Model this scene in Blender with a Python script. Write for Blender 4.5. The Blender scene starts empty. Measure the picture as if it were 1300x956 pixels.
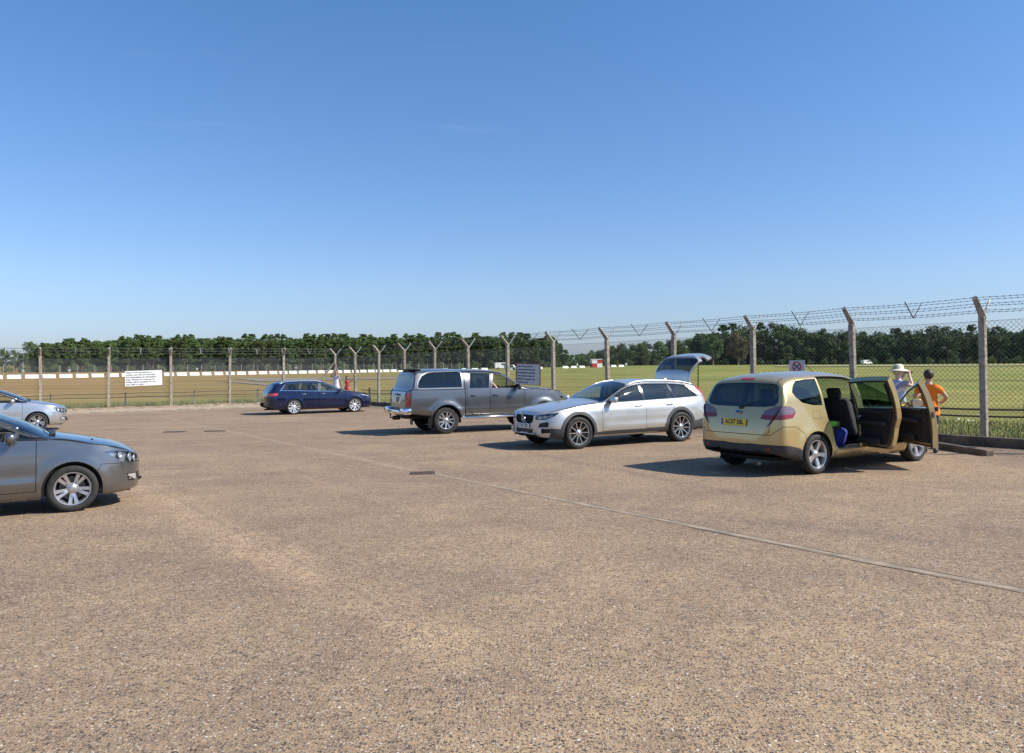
import bpy, bmesh, math, random
from mathutils import Vector, Matrix, Quaternion
R_ = math.radians
sc = bpy.context.scene
col = sc.collection
rnd = random.Random(7)

# ------------------------------------------------------------------ camera
CAMZ = 1.76
PITCH = math.atan(27.5/980.0)
ROLL = 0.005
cd = bpy.data.cameras.new("camera")
cam = bpy.data.objects.new("camera", cd)
col.objects.link(cam)
cd.sensor_width = 36.0
cd.lens = 980.0/1300.0*36.0
cd.shift_y = -45.0/1300.0
cd.clip_start = 0.1
cd.clip_end = 6000
cam.matrix_world = Matrix.Translation((0, 0, CAMZ)) @ Matrix.Rotation(math.pi/2+PITCH, 4, 'X') @ Matrix.Rotation(-ROLL, 4, 'Z')
sc.camera = cam

# ------------------------------------------------------------------ sky, sun, exposure
SUN_EL, SUN_AZ = 42.0, -13.0            # azimuth: angle from +X towards +Y
sd = Vector((math.cos(R_(SUN_EL))*math.cos(R_(SUN_AZ)), math.cos(R_(SUN_EL))*math.sin(R_(SUN_AZ)), math.sin(R_(SUN_EL))))
w = bpy.data.worlds.new("World"); sc.world = w
w.use_nodes = True
nt = w.node_tree
bg = nt.nodes['Background']
sky = nt.nodes.new('ShaderNodeTexSky')
sky.sky_type = 'NISHITA'; sky.sun_disc = False
sky.sun_elevation = R_(SUN_EL); sky.sun_rotation = R_(90.0-SUN_AZ)
sky.altitude = 0; sky.air_density = 1.0; sky.dust_density = 0.6; sky.ozone_density = 3.0
# thin cirrus wisps
tc = nt.nodes.new('ShaderNodeTexCoord')
mp = nt.nodes.new('ShaderNodeMapping'); mp.inputs['Scale'].default_value = (1.2, 1.2, 9.0)
cn = nt.nodes.new('ShaderNodeTexNoise'); cn.inputs['Scale'].default_value = 3.2; cn.inputs['Detail'].default_value = 7; cn.inputs['Roughness'].default_value = 0.62
cr = nt.nodes.new('ShaderNodeValToRGB'); cr.color_ramp.elements[0].position = 0.64; cr.color_ramp.elements[0].color = (0, 0, 0, 1)
cr.color_ramp.elements[1].position = 0.85; cr.color_ramp.elements[1].color = (.055, .055, .055, 1)
mx = nt.nodes.new('ShaderNodeMixRGB'); mx.inputs['Color2'].default_value = (9.5, 10.0, 10.5, 1)
nt.links.new(tc.outputs['Generated'], mp.inputs['Vector']); nt.links.new(mp.outputs['Vector'], cn.inputs['Vector'])
nt.links.new(cn.outputs['Fac'], cr.inputs['Fac']); nt.links.new(cr.outputs['Color'], mx.inputs['Fac'])
sx = nt.nodes.new('ShaderNodeSeparateXYZ'); nt.links.new(tc.outputs['Generated'], sx.inputs[0])
hz = nt.nodes.new('ShaderNodeValToRGB'); hz.color_ramp.elements[0].position = .0; hz.color_ramp.elements[0].color = (.72, .82, 1.18, 1); hz.color_ramp.elements[1].position = .45; hz.color_ramp.elements[1].color = (.70, 1.05, 1.33, 1)
e_ = hz.color_ramp.elements.new(.10); e_.color = (.86, .96, 1.19, 1)
nt.links.new(sx.outputs['Z'], hz.inputs['Fac'])
tm = nt.nodes.new('ShaderNodeMixRGB'); tm.blend_type = 'MULTIPLY'; tm.inputs['Fac'].default_value = 1.
nt.links.new(sky.outputs['Color'], tm.inputs['Color1']); nt.links.new(hz.outputs['Color'], tm.inputs['Color2'])
nt.links.new(tm.outputs['Color'], mx.inputs['Color1']); nt.links.new(mx.outputs['Color'], bg.inputs['Color'])
bg.inputs['Strength'].default_value = 0.085
sl = bpy.data.lights.new("sun", 'SUN'); sl.energy = 4.8; sl.angle = R_(0.5); sl.color = (1.0, .95, .86)
so = bpy.data.objects.new("sun", sl); col.objects.link(so)
so.rotation_mode = 'QUATERNION'; so.rotation_quaternion = sd.to_track_quat('Z', 'Y')
so.location = (60, -10, 60)
sc.view_settings.view_transform = 'Standard'; sc.view_settings.look = 'None'
sc.view_settings.exposure = 0.62; sc.view_settings.gamma = 1.0; sc.view_settings.use_curve_mapping = False

# ------------------------------------------------------------------ terrain
def sstep(t):
    t = max(0., min(1., t)); return t*t*(3-2*t)
def gz(x, y):
    u = y-x
    a = 1.0 if u > 0 else .3
    z = -a*math.tanh(.0105*u/a)
    return z + 1.15*sstep((y-80)/250.)*sstep((x+40)/120.)
CORN = Vector((-10.64, 46.3, 0)); POST0 = Vector((10.30, 16.9, 0))
AV = (POST0-CORN).normalized()                 # along the main fence, towards the camera
BV = Vector((-.857, -.515, 0)).normalized()    # along the return fence, to the left
SPC = (POST0-CORN).length/12
def st(s, t, dz=0.):
    p = CORN+AV*s+BV*t
    return Vector((p.x, p.y, gz(p.x, p.y)+dz))

# ------------------------------------------------------------------ materials
MATS = {}
def mat(name, color=(.5, .5, .5), rough=.6, metal=0., coat=0., spec=None, emis=None):
    if name in MATS: return MATS[name]
    m = bpy.data.materials.new(name); m.use_nodes = True
    b = m.node_tree.nodes['Principled BSDF']
    b.inputs['Base Color'].default_value = (*color, 1)
    b.inputs['Roughness'].default_value = rough
    b.inputs['Metallic'].default_value = metal
    b.inputs['Coat Weight'].default_value = coat
    b.inputs['Coat Roughness'].default_value = .03
    if spec is not None: b.inputs['Specular IOR Level'].default_value = spec
    MATS[name] = m
    return m
def noisy(name, c1, c2, scale=5., rough=.8, metal=0., detail=6., lo=.35, hi=.65, bump=0., bscale=None, coat=0., rnd_hue=0.):
    """two-tone procedural surface"""
    m = mat(name, c1, rough, metal, coat)
    t = m.node_tree; b = t.nodes['Principled BSDF']
    g = t.nodes.new('ShaderNodeTexCoord')
    n = t.nodes.new('ShaderNodeTexNoise'); n.inputs['Scale'].default_value = scale; n.inputs['Detail'].default_value = detail
    r = t.nodes.new('ShaderNodeValToRGB')
    r.color_ramp.elements[0].position = lo; r.color_ramp.elements[0].color = (*c1, 1)
    r.color_ramp.elements[1].position = hi; r.color_ramp.elements[1].color = (*c2, 1)
    t.links.new(g.outputs['Object'], n.inputs['Vector']); t.links.new(n.outputs['Fac'], r.inputs['Fac'])
    outp = r.outputs['Color']
    if rnd_hue:
        oi = t.nodes.new('ShaderNodeObjectInfo'); hs = t.nodes.new('ShaderNodeHueSaturation')
        mr = t.nodes.new('ShaderNodeMapRange'); mr.inputs['To Min'].default_value = 1-rnd_hue; mr.inputs['To Max'].default_value = 1+rnd_hue
        mh = t.nodes.new('ShaderNodeMapRange'); mh.inputs['To Min'].default_value = .5-rnd_hue*.07; mh.inputs['To Max'].default_value = .5+rnd_hue*.05
        t.links.new(oi.outputs['Random'], mr.inputs['Value']); t.links.new(mr.outputs['Result'], hs.inputs['Value'])
        t.links.new(oi.outputs['Random'], mh.inputs['Value']); t.links.new(mh.outputs['Result'], hs.inputs['Hue'])
        t.links.new(outp, hs.inputs['Color']); outp = hs.outputs['Color']
    t.links.new(outp, b.inputs['Base Color'])
    if bump:
        n2 = t.nodes.new('ShaderNodeTexNoise'); n2.inputs['Scale'].default_value = bscale or scale*4; n2.inputs['Detail'].default_value = 4
        bp = t.nodes.new('ShaderNodeBump'); bp.inputs['Strength'].default_value = bump; bp.inputs['Distance'].default_value = .01
        t.links.new(g.outputs['Object'], n2.inputs['Vector']); t.links.new(n2.outputs['Fac'], bp.inputs['Height']); t.links.new(bp.outputs['Normal'], b.inputs['Normal'])
    return m
def paint(name, c, metal=.55, rough=.33, dust=.28):
    m = mat(name, c, rough, metal, 1.0)
    t = m.node_tree; b = t.nodes['Principled BSDF']
    g = t.nodes.new('ShaderNodeTexCoord')
    n = t.nodes.new('ShaderNodeTexNoise'); n.inputs['Scale'].default_value = 3.; n.inputs['Detail'].default_value = 5
    mr = t.nodes.new('ShaderNodeMapRange'); mr.inputs['To Min'].default_value = rough-.06; mr.inputs['To Max'].default_value = rough+.12
    t.links.new(g.outputs['Object'], n.inputs['Vector']); t.links.new(n.outputs['Fac'], mr.inputs['Value']); t.links.new(mr.outputs['Result'], b.inputs['Roughness'])
    # dust low on the body
    sp = t.nodes.new('ShaderNodeSeparateXYZ'); t.links.new(g.outputs['Object'], sp.inputs[0])
    n3 = t.nodes.new('ShaderNodeTexNoise'); n3.inputs['Scale'].default_value = 9.; t.links.new(g.outputs['Object'], n3.inputs['Vector'])
    ad = t.nodes.new('ShaderNodeMath'); ad.operation = 'MULTIPLY_ADD'; ad.inputs[1].default_value = .25; t.links.new(n3.outputs['Fac'], ad.inputs[0]); t.links.new(sp.outputs['Z'], ad.inputs[2])
    d = t.nodes.new('ShaderNodeMapRange'); d.inputs['From Min'].default_value = .72; d.inputs['From Max'].default_value = .3; d.inputs['To Min'].default_value = 0; d.inputs['To Max'].default_value = dust*min(1., .25+sum(c))
    t.links.new(ad.outputs[0], d.inputs['Value'])
    mxx = t.nodes.new('ShaderNodeMixRGB'); mxx.inputs['Color1'].default_value = (*c, 1); mxx.inputs['Color2'].default_value = (.28, .23, .18, 1)
    t.links.new(d.outputs['Result'], mxx.inputs['Fac']); t.links.new(mxx.outputs['Color'], b.inputs['Base Color'])
    return m
def glass(name, tint=(.55, .62, .6), gl=1.0):
    if name in MATS: return MATS[name]
    m = bpy.data.materials.new(name); m.use_nodes = True; t = m.node_tree; t.nodes.clear()
    o = t.nodes.new('ShaderNodeOutputMaterial'); mix = t.nodes.new('ShaderNodeMixShader')
    tr = t.nodes.new('ShaderNodeBsdfTransparent'); tr.inputs['Color'].default_value = (*tint, 1)
    gg = t.nodes.new('ShaderNodeBsdfGlossy'); gg.inputs['Roughness'].default_value = .02; gg.inputs['Color'].default_value = (gl, gl, gl, 1)
    lw = t.nodes.new('ShaderNodeLayerWeight'); pw = t.nodes.new('ShaderNodeMath'); pw.operation = 'POWER'; pw.inputs[1].default_value = 4.2
    f = t.nodes.new('ShaderNodeMapRange'); f.inputs['To Min'].default_value = .075; f.inputs['To Max'].default_value = 1.
    t.links.new(lw.outputs['Facing'], pw.inputs[0]); t.links.new(pw.outputs[0], f.inputs['Value'])
    t.links.new(f.outputs[0], mix.inputs[0]); t.links.new(tr.outputs[0], mix.inputs[1]); t.links.new(gg.outputs[0], mix.inputs[2]); t.links.new(mix.outputs[0], o.inputs[0])
    MATS[name] = m
    return m

BLACK = mat('black plastic', (.012, .012, .013), .45)
RUBBER = noisy('tyre rubber', (.011, .011, .011), (.026, .024, .021), 14., .8)
DARKTRIM = mat('cabin trim', (.018, .018, .02), .7)
CHROME = mat('chrome', (.75, .75, .76), .12, 1.)
SILVER = mat('alloy silver', (.55, .55, .57), .32, .85, .4)
DARKALLOY = mat('dark alloy', (.03, .03, .033), .4, .6)
UNDER = mat('underbody', (.01, .01, .01), .9)
SEATM = noisy('seat cloth', (.02, .02, .023), (.035, .035, .04), 40., .9)
REDL = mat('red lamp plastic', (.48, .006, .010), .12, 0., 1.)
DREDL = mat('dark red lamp plastic', (.20, .003, .005), .12, 0., .6)
CLRL = mat('pale lamp plastic', (.45, .42, .42), .1, .3, 1.)
REFL = mat('lamp reflector', (.7, .71, .73), .2, .9)
LAMPBACK = mat('lamp housing', (.10, .10, .11), .3, .5)
GL_CLEAR = glass('clear glass', (.80, .86, .84))
GL_TINT = glass('dark privacy glass', (.10, .11, .115))
GL_LENS = glass('lamp lens', (.93, .94, .95))
GL_SCR = glass('windscreen glass', (.62, .72, .70))
MIRROR = mat('mirror glass', (.8, .82, .85), .02, 1.)

# ------------------------------------------------------------------ object helpers
def tag(o, label=None, cat=None, group=None, kind=None):
    if label: o['label'] = label
    if cat: o['category'] = cat
    if group: o['group'] = group
    if kind: o['kind'] = kind
    return o
def empty(name, loc=(0, 0, 0), rz=0.):
    o = bpy.data.objects.new(name, None); col.objects.link(o)
    o.location = loc; o.rotation_euler = (0, 0, rz); o.empty_display_size = .1
    return o
def mkobj(name, V, F, m, parent=None, smooth=False, normals=None, mi=None):
    me = bpy.data.meshes.new(name)
    me.from_pydata([tuple(v) for v in V], [], F)
    for q in (m if isinstance(m, (list, tuple)) else [m]): me.materials.append(q)
    if mi: me.polygons.foreach_set('material_index', mi)
    if smooth: me.polygons.foreach_set('use_smooth', [True]*len(me.polygons))
    if normals: me.normals_split_custom_set_from_vertices(normals)
    me.update()
    o = bpy.data.objects.new(name, me); col.objects.link(o)
    if parent is not None: o.parent = parent
    return o
class MB:
    """collects simple shapes and links them as ONE mesh"""
    def __init__(s): s.V = []; s.F = []; s.mi = []
    def add(s, V, F, k=0):
        n = len(s.V); s.V += [Vector(v) for v in V]; s.F += [tuple(i+n for i in f) for f in F]; s.mi += [k]*len(F); return s
    def box(s, c, d, M=None, k=0, taper=None):
        x, y, z = d[0]/2, d[1]/2, d[2]/2
        tx, ty = taper or (1, 1)
        V = [Vector((-x, -y, -z)), Vector((x, -y, -z)), Vector((x, y, -z)), Vector((-x, y, -z)),
             Vector((-x*tx, -y*ty, z)), Vector((x*tx, -y*ty, z)), Vector((x*tx, y*ty, z)), Vector((-x*tx, y*ty, z))]
        if M is not None: V = [M @ v for v in V]
        V = [v+Vector(c) for v in V]
        return s.add(V, [(3, 2, 1, 0), (4, 5, 6, 7), (0, 1, 5, 4), (1, 2, 6, 5), (2, 3, 7, 6), (3, 0, 4, 7)], k)
    def rbox(s, c, d, r=.02, seg=2, M=None, k=0):
        bm = bmesh.new(); bmesh.ops.create_cube(bm, size=1.)
        for v in bm.verts: v.co = Vector((v.co.x*d[0], v.co.y*d[1], v.co.z*d[2]))
        bmesh.ops.bevel(bm, geom=bm.edges[:]+bm.verts[:], offset=min(r, min(d)*.45), segments=seg, affect='EDGES', profile=.5)
        V = [v.co.copy() for v in bm.verts]; bm.verts.index_update()
        F = [tuple(v.index for v in f.verts) for f in bm.faces]; bm.free()
        if M is not None: V = [M @ v for v in V]
        return s.add([v+Vector(c) for v in V], F, k)
    def tube(s, pts, r, n=6, k=0, cap=True, rs=None):
        pts = [Vector(p) for p in pts]; L = len(pts); base = len(s.V)
        up = Vector((0, 0, 1))
        for i, p in enumerate(pts):
            d = (pts[min(i+1, L-1)]-pts[max(i-1, 0)]).normalized()
            a = d.cross(up)
            if a.length < .05: a = d.cross(Vector((1, 0, 0)))
            a.normalize(); b = d.cross(a).normalized()
            rr = rs[i] if rs else r
            for q in range(n):
                t = 2*math.pi*q/n; s.V.append(p+(a*math.cos(t)+b*math.sin(t))*rr)
        for i in range(L-1):
            for q in range(n):
                s.F.append((base+i*n+q, base+i*n+(q+1) % n, base+(i+1)*n+(q+1) % n, base+(i+1)*n+q)); s.mi.append(k)
        if cap:
            s.F.append(tuple(base+q for q in range(n))); s.mi.append(k)
            s.F.append(tuple(base+(L-1)*n+n-1-q for q in range(n))); s.mi.append(k)
        return s
    def lathe(s, prof, n=32, axis='Y', c=(0, 0, 0), k=0, sgn=1, a0=0, a1=2*math.pi):
        """prof: list of (radius, offset along axis)"""
        base = len(s.V); full = abs(a1-a0-2*math.pi) < 1e-6; m = n if full else n+1
        for (r, h) in prof:
            for q in range(m):
                t = a0+(a1-a0)*q/n
                if axis == 'Y': p = Vector((r*math.cos(t), h*sgn, r*math.sin(t)))
                elif axis == 'Z': p = Vector((r*math.cos(t), r*math.sin(t), h))
                else: p = Vector((h*sgn, r*math.cos(t), r*math.sin(t)))
                s.V.append(p+Vector(c))
        for i in range(len(prof)-1):
            for q in range(n):
                q2 = (q+1) % m if full else q+1
                s.F.append((base+i*m+q, base+i*m+q2, base+(i+1)*m+q2, base+(i+1)*m+q)); s.mi.append(k)
        return s
    def ball(s, c, r, n=12, k=0, sq=(1, 1, 1), M=None):
        prof = [(math.sin(math.pi*i/n), -math.cos(math.pi*i/n)) for i in range(n+1)]
        t = MB(); t.lathe([(max(1e-4, a), b) for a, b in prof], n*2, 'Z')
        V = [Vector((v.x*r*sq[0], v.y*r*sq[1], v.z*r*sq[2])) for v in t.V]
        if M is not None: V = [M @ v for v in V]
        return s.add([v+Vector(c) for v in V], t.F, k)
    def build(s, name, m, parent=None, smooth=False):
        return mkobj(name, s.V, s.F, m, parent, smooth, None, s.mi if isinstance(m, (list, tuple)) and len(m) > 1 else None)
    def autosmooth(s, name, m, parent=None, ang=35):
        o = s.build(name, m, parent, True)
        bm = bmesh.new(); bm.from_mesh(o.data)
        bmesh.ops.recalc_face_normals(bm, faces=bm.faces[:])
        for e in bm.edges:
            if len(e.link_faces) == 2 and e.calc_face_angle(0) > R_(ang): e.smooth = False
        bm.to_mesh(o.data); bm.free()
        return o
def copy_tree(o, parent=None):
    c = o.copy(); col.objects.link(c); c.parent = parent
    for ch in list(o.children): copy_tree(ch, c)
    return c
def text(name, body, size, m, parent, M, ext=.002, align='CENTER', bold=0.0, sx=1.0, lines=1.0):
    cu = bpy.data.curves.new(name, 'FONT'); cu.body = body; cu.size = size; cu.extrude = ext
    cu.align_x = align; cu.align_y = 'CENTER'; cu.resolution_u = 3; cu.offset = bold; cu.space_line = lines
    tmp = bpy.data.objects.new(name+'_t', cu)
    col.objects.link(tmp)
    dg = bpy.context.evaluated_depsgraph_get()
    me = bpy.data.meshes.new_from_object(tmp.evaluated_get(dg))
    bpy.data.objects.remove(tmp)
    me.materials.clear(); me.materials.append(m); me.name = name
    o = bpy.data.objects.new(name, me); col.objects.link(o); o.parent = parent
    o.matrix_local = M @ Matrix.Diagonal((sx, 1, 1, 1))
    return o

# ------------------------------------------------------------------ car bodies: lofted shells cut into panels
def pchip(pts):
    xs = [p[0] for p in pts]; ys = [p[1] for p in pts]; n = len(xs)
    h = [xs[i+1]-xs[i] for i in range(n-1)]; dl = [(ys[i+1]-ys[i])/h[i] for i in range(n-1)]
    m = [0.]*n; m[0] = dl[0]; m[-1] = dl[-1]
    for i in range(1, n-1):
        if dl[i-1]*dl[i] > 0:
            w1 = 2*h[i]+h[i-1]; w2 = h[i]+2*h[i-1]; m[i] = (w1+w2)/(w1/dl[i-1]+w2/dl[i])
    def f(x):
        if x <= xs[0]: return ys[0]
        if x >= xs[-1]: return ys[-1]
        i = 0
        while x > xs[i+1]: i += 1
        t = (x-xs[i])/h[i]
        return ((1+2*t)*(1-t)**2*ys[i]+t*(1-t)**2*h[i]*m[i]+t*t*(3-2*t)*ys[i+1]+t*t*(t-1)*h[i]*m[i+1])
    return f
def offset_poly(P, d):
    n = len(P); A = sum(P[i][0]*P[(i+1) % n][1]-P[(i+1) % n][0]*P[i][1] for i in range(n))
    s = 1 if A > 0 else -1; out = []
    for i in range(n):
        p0, p, p1 = Vector(P[i-1]), Vector(P[i]), Vector(P[(i+1) % n])
        e0 = (p-p0); e1 = (p1-p)
        if e0.length < 1e-6 or e1.length < 1e-6: out.append(tuple(p)); continue
        e0.normalize(); e1.normalize()
        n0 = Vector((e0.y, -e0.x))*s; n1 = Vector((e1.y, -e1.x))*s
        b = n0+n1
        if b.length < 1e-3: b = n0
        k = max(.35, b.length/2); b.normalize()
        out.append(tuple(p+b*d/k))
    return out
def inpoly(x, y, P):
    c = False; j = len(P)-1
    for i in range(len(P)):
        xi, yi = P[i]; xj, yj = P[j]
        if (yi > y) != (yj > y) and x < (xj-xi)*(y-yi)/(yj-yi)+xi: c = not c
        j = i
    return c
def circle_poly(cx, cy, r, n=28, a0=0., a1=360.):
    return [(cx+r*math.cos(R_(a0+(a1-a0)*i/n)), cy+r*math.sin(R_(a0+(a1-a0)*i/n))) for i in range(n if a1-a0 >= 360 else n+1)]
SIDE, WRAP, FRONT, TOP, WREAR = (0, 2), (6, 2), (1, 2), (0, 1), (8, 2)

class Shell:
    def __init__(s, sp):
        s.sp = sp; g = sp.get
        s.L, s.W = sp['L'], sp['W']; s.wb, s.fo = sp['wb'], sp['fo']; s.xf = s.fo+s.wb/2
        s.T = pchip(sp['T']); s.S_ = pchip(sp['S']); s.B = pchip(sp['B'])
        s.crown = pchip(g('crown', [(0, .08), (s.L, .08)])); s.tum = pchip(g('tumble', [(0, .34), (s.L, .34)]))
        s.Ra = sp['Ra']; s.wz = sp['tyre']
        s.Lf, s.pf = g('Lf', .8), g('pf', 2.6); s.Lr, s.pr = g('Lr', .6), g('pr', 3.)
        s.NL = 15
        s.build()
    def plan(s, d):
        f = 1.
        if d < s.Lf: f *= max(0., 1-(1-d/s.Lf)**s.pf)**(1/s.pf)
        e = s.L-d
        if e < s.Lr: f *= max(0., 1-(1-e/s.Lr)**s.pr)**(1/s.pr)
        # gentle taper to the tail
        f *= 1-s.sp.get('tailtaper', .05)*sstep((d-s.L*.55)/(s.L*.45))
        return f*s.W/2
    def Sz(s, d): return min(s.S_(d), s.T(d)-.02)
    def section(s, d):
        w = s.plan(d); zb = s.B(d); T = s.T(d); S = max(s.Sz(d), zb+.02); NL = s.NL; g = s.sp.get
        P = [(w*.82, zb+.03)]
        sh = g('shoulder', .045)
        for i in range(NL+1):
            t = i/NL; z = zb+(S-zb)*t
            f = 1.
            k = (zb+.16-z)/.16
            if k > 0: f -= .05*k*k
            zm = g('zmid', .62)*S
            if z > zm: f -= sh*((z-zm)/(S-zm+1e-6))**2.0
            else: f -= g('tuck', .02)*((zm-z)/(zm-zb+1e-6))**1.5
            y = w*f
            ww = w/(s.W/2)
            for c in (s.fo, s.fo+s.wb):          # flared arches
                r = math.hypot(d-c, z-s.wz); fl = g('flare', .018); fw = g('flarew', .06)
                R0 = s.Ra
                if r < R0+.02: y += fl*ww
                else: y += fl*ww*math.exp(-((r-R0-.02)/fw)**2)
            for (cz, amp, wd, d0, d1) in g('crease', []):
                zc = cz(d) if callable(cz) else cz
                e = sstep((d-d0)/.25)*sstep((d1-d)/.25)
                q = (z-zc)/wd
                if -1 < q < 1: y += amp*e*(1-abs(q))*ww
            P.append((y, z))
        yS = P[-1][0]; H = T-S
        cr = min(s.crown(d), .85*H); zR = T-cr
        yR = max(yS*.35, yS-s.tum(d)*(zR-S)-.25*(zR-S)**2*.5)
        rc1 = min(g('rc', .07), .45*math.hypot(zR-S, yS-yR)); rc2 = min(g('rc2', .13), .4*yR)
        a = Vector((yS, S)); b = Vector((yR, zR))
        ab = (b-a)
        if ab.length > 1e-6: e1 = b-ab.normalized()*rc1
        else: e1 = b
        def top(y): return T-cr*(y/yR)**2.2 if yR > 1e-6 else T
        e2 = Vector((yR-rc2, top(yR-rc2)))
        for i in range(1, 8):
            t = i/7; p = a.lerp(e1, t); bul = g('bulge', .02)*math.sin(math.pi*t)*min(1, H/.4)
            P.append((p.x+bul*(w/(s.W/2)), p.y))
        for i in range(1, 6):
            t = i/5; p = e1*(1-t)**2+b*(2*t*(1-t))+e2*t*t; P.append((p.x, p.y))
        for i in range(1, 11):
            y = e2.x*(1-i/10); P.append((y, top(y)))
        return P
    def build(s):
        # stations
        N = 4000; ds = [s.L*(1-math.cos(math.pi*i/N))/2 for i in range(N+1)]
        # denser at the ends
        acc = 0.; last = 0; st_ = [0.]; step = s.sp.get('step', .04); pw, pT = s.plan(0), s.T(0)
        U = [0.]; u = 0.
        Ulist = {0: 0.}
        cut = [0.]; cu = [0.]
        for i in range(1, N+1):
            d = ds[i]; w_ = s.plan(d); T = s.T(d)
            dd = d-ds[i-1]
            u += math.hypot(dd, w_-pw); acc += math.sqrt(dd*dd+(w_-pw)**2+(T-pT)**2)
            pw, pT = w_, T
            if acc >= step or i == N:
                cut.append(d); cu.append(u); acc = 0.
        s.Ut = u; s.ds = cut
        V = []; rows = None
        for d, u in zip(cut, cu):
            P = s.section(d); rows = len(P)
            for r, (y, z) in enumerate(P):
                V.append([d, y, z, 0, 0, 0, u, r, s.Ut-u])
        # unrolled coordinates: distance from the centre line round the corner, front and rear
        fr = [(0., s.T(0))]; d = 0.
        while d < s.L*.3: fr.append((d, s.T(d))); d += .004
        rr = [(s.L, s.T(s.L))]; d = s.L
        while d > s.L*.7: rr.append((d, s.T(d))); d -= .004
        def inv(tab, z, dflt):
            for dd, zz in tab:
                if zz >= z: return dd
            return dflt
        cf, crr = {}, {}
        for v in V:
            kz = round(v[2], 3)
            if kz not in cf: cf[kz] = inv(fr, kz, s.L*.3); crr[kz] = inv(rr, kz, s.L*.7)
            v[6] = v[1]+max(0, v[0]-cf[kz]); v[8] = v[1]+max(0, crr[kz]-v[0])
        nr = rows; F = []
        for i in range(len(cut)-1):
            for r in range(nr-1):
                a, b, c, e = i*nr+r, i*nr+r+1, (i+1)*nr+r+1, (i+1)*nr+r
                F.append((a, e, c, b))
        # normals
        for f in F:
            p = [Vector(V[k][:3]) for k in f]
            n = (p[2]-p[0]).cross(p[3]-p[1])
            for k in f:
                V[k][3] += n.x; V[k][4] += n.y; V[k][5] += n.z
        for k, v in enumerate(V):
            if v[7] == nr-1: v[4] = 0.
            if v[0] <= 0 or v[0] >= s.L: v[4] = 0.
            l = math.sqrt(v[3]**2+v[4]**2+v[5]**2) or 1.
            v[3] /= l; v[4] /= l; v[5] /= l
        # orient outward
        k = (len(cut)//2)*nr+8
        if V[k][4] < 0:
            for v in V: v[3] = -v[3]; v[4] = -v[4]; v[5] = -v[5]
            F = [tuple(reversed(f)) for f in F]
        for v in V:
            if v[0] < .004: v[3], v[4], v[5] = -1., 0., 0.
            elif v[0] > s.L-.004: v[3], v[4], v[5] = 1., 0., 0.
        s.V = V; s.F = F; s.tag = ['body']*len(F); s.nr = nr
        s.ek = {}
        s.base_n = len(V)
    def cen(s, f):
        n = len(f); c = [0.]*9
        for k in f:
            v = s.V[k]
            for q in range(9): c[q] += v[q]
        return [q/n for q in c]
    def carve(s, name, ax, poly, filt=None, src='body'):
        a, b = ax
        x0 = min(p[0] for p in poly); x1 = max(p[0] for p in poly); y0 = min(p[1] for p in poly); y1 = max(p[1] for p in poly)
        cand = []
        srcs = src if isinstance(src, tuple) else (src,)
        V = s.V
        for i, f in enumerate(s.F):
            if s.tag[i] not in srcs: continue
            fa = [V[k][a] for k in f]; fb = [V[k][b] for k in f]
            if max(fa) < x0 or min(fa) > x1 or max(fb) < y0 or min(fb) > y1: continue
            if filt and not filt(s.cen(f)): continue
            cand.append(i)
        n = len(poly)
        for e in range(n):
            p, q = poly[e], poly[(e+1) % n]
            ex0, ex1 = min(p[0], q[0])-1e-4, max(p[0], q[0])+1e-4; ey0, ey1 = min(p[1], q[1])-1e-4, max(p[1], q[1])+1e-4
            nx, ny = q[1]-p[1], p[0]-q[0]; l = math.hypot(nx, ny)
            if l < 1e-7: continue
            nx /= l; ny /= l; c = nx*p[0]+ny*p[1]
            new = []
            for i in cand:
                f = s.F[i]
                fa = [V[k][a] for k in f]; fb = [V[k][b] for k in f]
                if max(fa) < ex0 or min(fa) > ex1 or max(fb) < ey0 or min(fb) > ey1: continue
                dv = [fa[k]*nx+fb[k]*ny-c for k in range(len(f))]
                if max(dv) < 1e-5 or min(dv) > -1e-5: continue
                P, Q = [], []
                m = len(f)
                for k in range(m):
                    k2 = (k+1) % m; A, B = f[k], f[k2]; da, db = dv[k], dv[k2]
                    if da >= -1e-5: P.append(A)
                    if da <= 1e-5: Q.append(A)
                    if (da > 1e-5 and db < -1e-5) or (da < -1e-5 and db > 1e-5):
                        key = (min(A, B), max(A, B), round(c, 5), round(nx, 5))
                        if key in s.ek: nv = s.ek[key]
                        else:
                            t = da/(da-db); va, vb = V[A], V[B]
                            V.append([va[j]+(vb[j]-va[j])*t for j in range(9)]); nv = len(V)-1; s.ek[key] = nv
                        P.append(nv); Q.append(nv)
                if len(P) < 3 or len(Q) < 3: continue
                s.F[i] = tuple(P); s.F.append(tuple(Q)); s.tag.append(s.tag[i]); new.append(len(s.F)-1)
            cand += new
        hit = 0
        for i in cand:
            c = s.cen(s.F[i])
            if inpoly(c[a], c[b], poly): s.tag[i] = name; hit += 1
        return hit
    def panel(s, name, ax, poly, filt=None, gap=.005, src='body'):
        """panel with a shut line round it"""
        s.carve('_tmp', ax, offset_poly(poly, gap), filt, src)
        s.carve(name, ax, offset_poly(poly, -gap), filt, '_tmp')
        for i, t in enumerate(s.tag):
            if t == '_tmp': s.tag[i] = 'gap'
    # ---- meshes
    def P3(s, v, off=0., side=1):
        return Vector((s.xf-(v[0]+v[3]*off), (v[1]+v[4]*off)*side, v[2]+v[5]*off))
    def N3(s, v, side=1):
        n = Vector((-v[3], v[4]*side, v[5]));  return n.normalized() if n.length > 1e-6 else Vector((0, 0, 1))
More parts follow.
